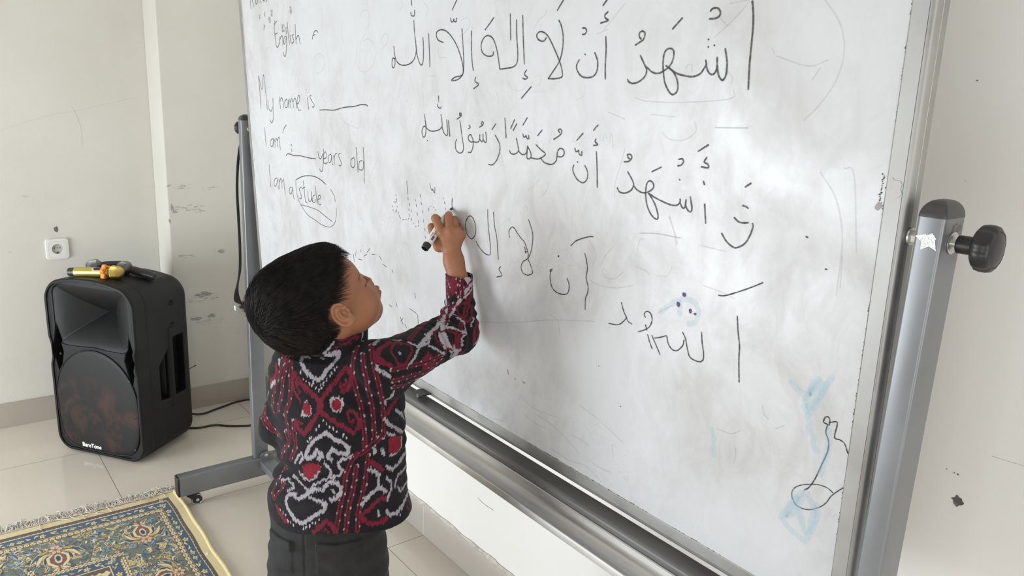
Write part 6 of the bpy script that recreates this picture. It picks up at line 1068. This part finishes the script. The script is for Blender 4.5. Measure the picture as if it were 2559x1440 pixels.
FH = np.stack([base+s_i+k_i, base+s_i+(k_i+1) % 3, base+s_i+3+(k_i+1) % 3, base+s_i+3+k_i], -1).reshape(-1, 4)
hair_m, t_, b_ = nmat('black brown hair', (.012,.010,.0095), .60, 0, .28)
nn_ = nd(t_, 'ShaderNodeTexNoise', Scale=90, Detail=3); t_.links.new(coords(t_), nn_.inputs[0])
t_.links.new(ramp(t_, nn_.outputs[0], [(.3, (.007,.006,.006)), (.7, (.024,.018,.015))]), b_.inputs['Base Color'])
nv = len(Vh)
hme = npmesh('hair', np.concatenate([Vh, VH]), np.concatenate([Fh[:, ::-1], FH + nv]))
hme.polygons.foreach_set('material_index', np.concatenate([np.ones(len(Fh), np.int32), np.zeros(len(FH), np.int32)]))
under_m = noisy('dark hair mass', (.006,.005,.005), (.010,.008,.008), 80, .95, spec=.05)
tag(obj('hair', hme, [hair_m, under_m], boy, smooth=True), 'short straight black hair', kind='stuff')
lash = MB()
for sgn in (1, -1):
    for k in range(11):
        r0 = sgn*(.0225 + .0018*k); p = hw(.0770 - 20*(abs(r0)-.0315)**2, -.0145, r0); lash.sweep([p, p + HF[0]*.004 + HF[1]*.0008, p + HF[0]*.0075 + HF[1]*.0030 + HF[2]*sgn*.0012], [.00035, .0003, .0001], 4, cap=False)
tag(obj('eyelash', lash, hair_m, boy), None, kind='stuff')
# ---- trousers
Vp, Fp = nets(pants_f, (.36, .98, .04), (.72, 1.36, .68), .0030, 1)
obj('trousers', npmesh('trousers', Vp, Fp[:, ::-1]), noisy('black cotton twill', (.012,.012,.0125), (.019,.019,.020), 30, .85, bump=.35, bscale=600), boy, smooth=True)
# ---- shirt with its woven pattern
Vs_, Fs_2 = nets(shirt_f, (.36, .97, .62), (.90, 1.42, 1.06), .0017, 1)
me = npmesh('shirt', Vs_, Fs_2[:, ::-1])
from mathutils import kdtree
def tree(strokes, step=.0012):
    pts = []; arc = []
    for st in strokes:
        P = np.array(st, float)*1e-4; seg = np.linalg.norm(np.diff(P, axis=0), axis=1); a0 = 0
        for k in range(len(P)-1):
            m = max(1, int(seg[k]/step))
            for i in range(m): pts.append(P[k] + (P[k+1]-P[k])*i/m); arc.append(a0 + seg[k]*i/m)
            a0 += seg[k]
        pts.append(P[-1]); arc.append(a0)
    kd = kdtree.KDTree(len(pts))
    for i, p in enumerate(pts): kd.insert(p, i)
    kd.balance(); T_ = np.gradient(np.array(pts), axis=0); return kd, (arc, np.array(pts), T_)
def near(kd, V, lim):
    d = np.full(len(V), 1.); ix = np.zeros(len(V), int)
    for i, p in enumerate(V.tolist()):
        co, k, dist = kd.find(p)
        if dist < lim: d[i] = dist; ix[i] = k
    return d, ix
Pm = Vs_.astype(np.float32)
xr = (Pm - NB.astype(np.float32)) @ BR.astype(np.float32)
feather = .0007*vnoise(Pm, 330, 22)
arm_t = np.clip(((Pm - V3(*shR)) @ V3(*SL))/.03, 0, 1)*(xr > .07); wdir = UPZ[None]*(1-arm_t[:, None]) + SL[None]*arm_t[:, None]
acr = Pm - wdir.astype(np.float32)*(Pm*wdir).sum(1)[:, None].astype(np.float32)
Pq = (Pm + wdir*(.0030*vnoise(acr, 640, 21) + .0018*vnoise(acr, 300, 23))[:, None]).astype(np.float32)
INK = srgb(21, 18, 24); REDC = srgb(106, 25, 44); WHC = srgb(164, 160, 168); RED2 = srgb(150, 34, 52)
cc = np.tile(np.array(INK), (len(Pm), 1)); cc *= (1 + .25*vnoise(Pm, 60, 9))[:, None]
# plain repeats where the photo does not look: the front and far side
yf = (Pm - (NB + BF*.02).astype(np.float32)) @ BF.astype(np.float32)
front = yf > .035; per_ = np.abs((xr/.085) % 1 - .5)*.085
cc[front & (np.abs(per_-.012) < .004) & (np.abs(per_-.012) > .0009)] = REDC
dm = np.abs((xr/.085+.5) % 1 - .5)*.085 + np.abs((Pm[:, 2]/.11) % 1 - .5)*.055; cc[front & (np.abs(dm + feather*2 - .030) < .004)] = WHC
cc[front & (dm + feather*2 < .011)] = REDC
for key, w, colr in PATTERN_ORDER:
    if key not in SHIRT: continue
    kd, arc = tree(SHIRT[key])
    d, ix = near(kd, Pm if key == 'D' else Pq, w + .006)
    if key == 'D':                                          # paired red stripes with a dark centre and white ticks
        m_ = d + feather*.25 < w; cc[m_] = REDC; cc[d < .0011] = INK
        a = np.array(arc[0])[ix]; side = ((np.cross(arc[2][ix], Pm - arc[1][ix]) @ np.array([-.4, -.92, .0])) > 0)
        tk = (np.abs((a/.026 + .5*side) % 1 - .5) < .070) & (d > w*.58) & (d < w*1.10); cc[tk] = WHC
    else:
        m_ = d + feather*(1.0 if key[0] != 'd' else .3) < w; cc[m_] = np.array(colr)*(1 + .18*vnoise(Pm[m_]*np.array([3, 3, .6], np.float32), 160, 17))[:, None]
paint(me, np.clip(cc, 0, 1))
shirt = tag(obj('shirt', me, attr_mat('woven cotton shirt', .88, bump=.35, bscale=900, sheen=.04), boy, smooth=True), 'long sleeved black shirt with red and white woven motifs')
# ---- marker pen held against the board
tip_p, rear_p = Vector(J['tip']), Vector(J['rear']); pax = (rear_p - tip_p).normalized(); PL = (rear_p - tip_p).length
pen = thing('marker_pen', tuple(rear_p), "white board marker with black end plug in the boy's raised hand", 'marker pen')
pw = noisy('white pen barrel', (.74,.74,.73), (.80,.80,.79), 30, .3); pbk = noisy('black pen plastic', (.012,.012,.012), (.02,.02,.02), 30, .35)
obj('barrel', MB().lathe([(.0046,.010),(.0052,.012),(.0056,.020),(.0078,.027),(.0081,.030),(.0081,PL-.013),(.0079,PL-.0125)], tip_p, pax, 32), pw, pen, smooth=.5)
obj('nib', MB().lathe([(.0012,.0004),(.0022,.0022),(.0026,.008),(.0044,.010)], tip_p, pax, 20), pbk, pen, smooth=.6)
pl_ = MB(); prf = [(.0080,PL-.0128),(.0083,PL-.0105),(.0083,PL-.0085),(.0079,PL-.0075),(.0076,PL-.0010),(.0066,PL),(.0058,PL),(.0056,PL-.004)]
pl_.lathe(prf, tip_p, pax, 32)
obj('end_plug', pl_, pbk, pen, smooth=.5)
lb = MB(); u_ = Vector((-.36,-.92,.14)); u_ = (u_ - pax*u_.dot(pax)).normalized(); v_ = pax.cross(u_)
def patch(l0, l1, a0, a1, hh=.0002, n=5):
    g = [tip_p + pax*(l0 if i % 2 else l1) + (u_*math.cos(a0+(a1-a0)*(i//2)/n) + v_*math.sin(a0+(a1-a0)*(i//2)/n))*(.0081+hh) for i in range(2*n+2)]
    lb.add(g, [(2*i, 2*i+1, 2*i+3, 2*i+2) for i in range(n)])
patch(PL-.032, PL-.021, -.30, .30); obj('label_box', lb, noisy('grey print', (.10,.10,.11), (.14,.14,.15), 60, .4), pen)
lb = MB()
for k, (l0, l1) in enumerate(((.044,.041),(.0395,.0375),(.036,.034),(.049,.046))): patch(PL-l0, PL-l1, -.05-.1*(k % 2), .35)
obj('print_line', lb, noisy('dark print', (.16,.15,.16), (.22,.21,.22), 60, .4), pen)
lb = MB()
for k, (l0, l1) in enumerate(((.038,.0345),(.0335,.031),(.030,.028))): patch(PL-l0, PL-l1, .50+.03*k, .78)
obj('red_print', lb, noisy('red print', (.55,.10,.12), (.60,.14,.15), 60, .4), pen)
bpy.context.view_layer.update()
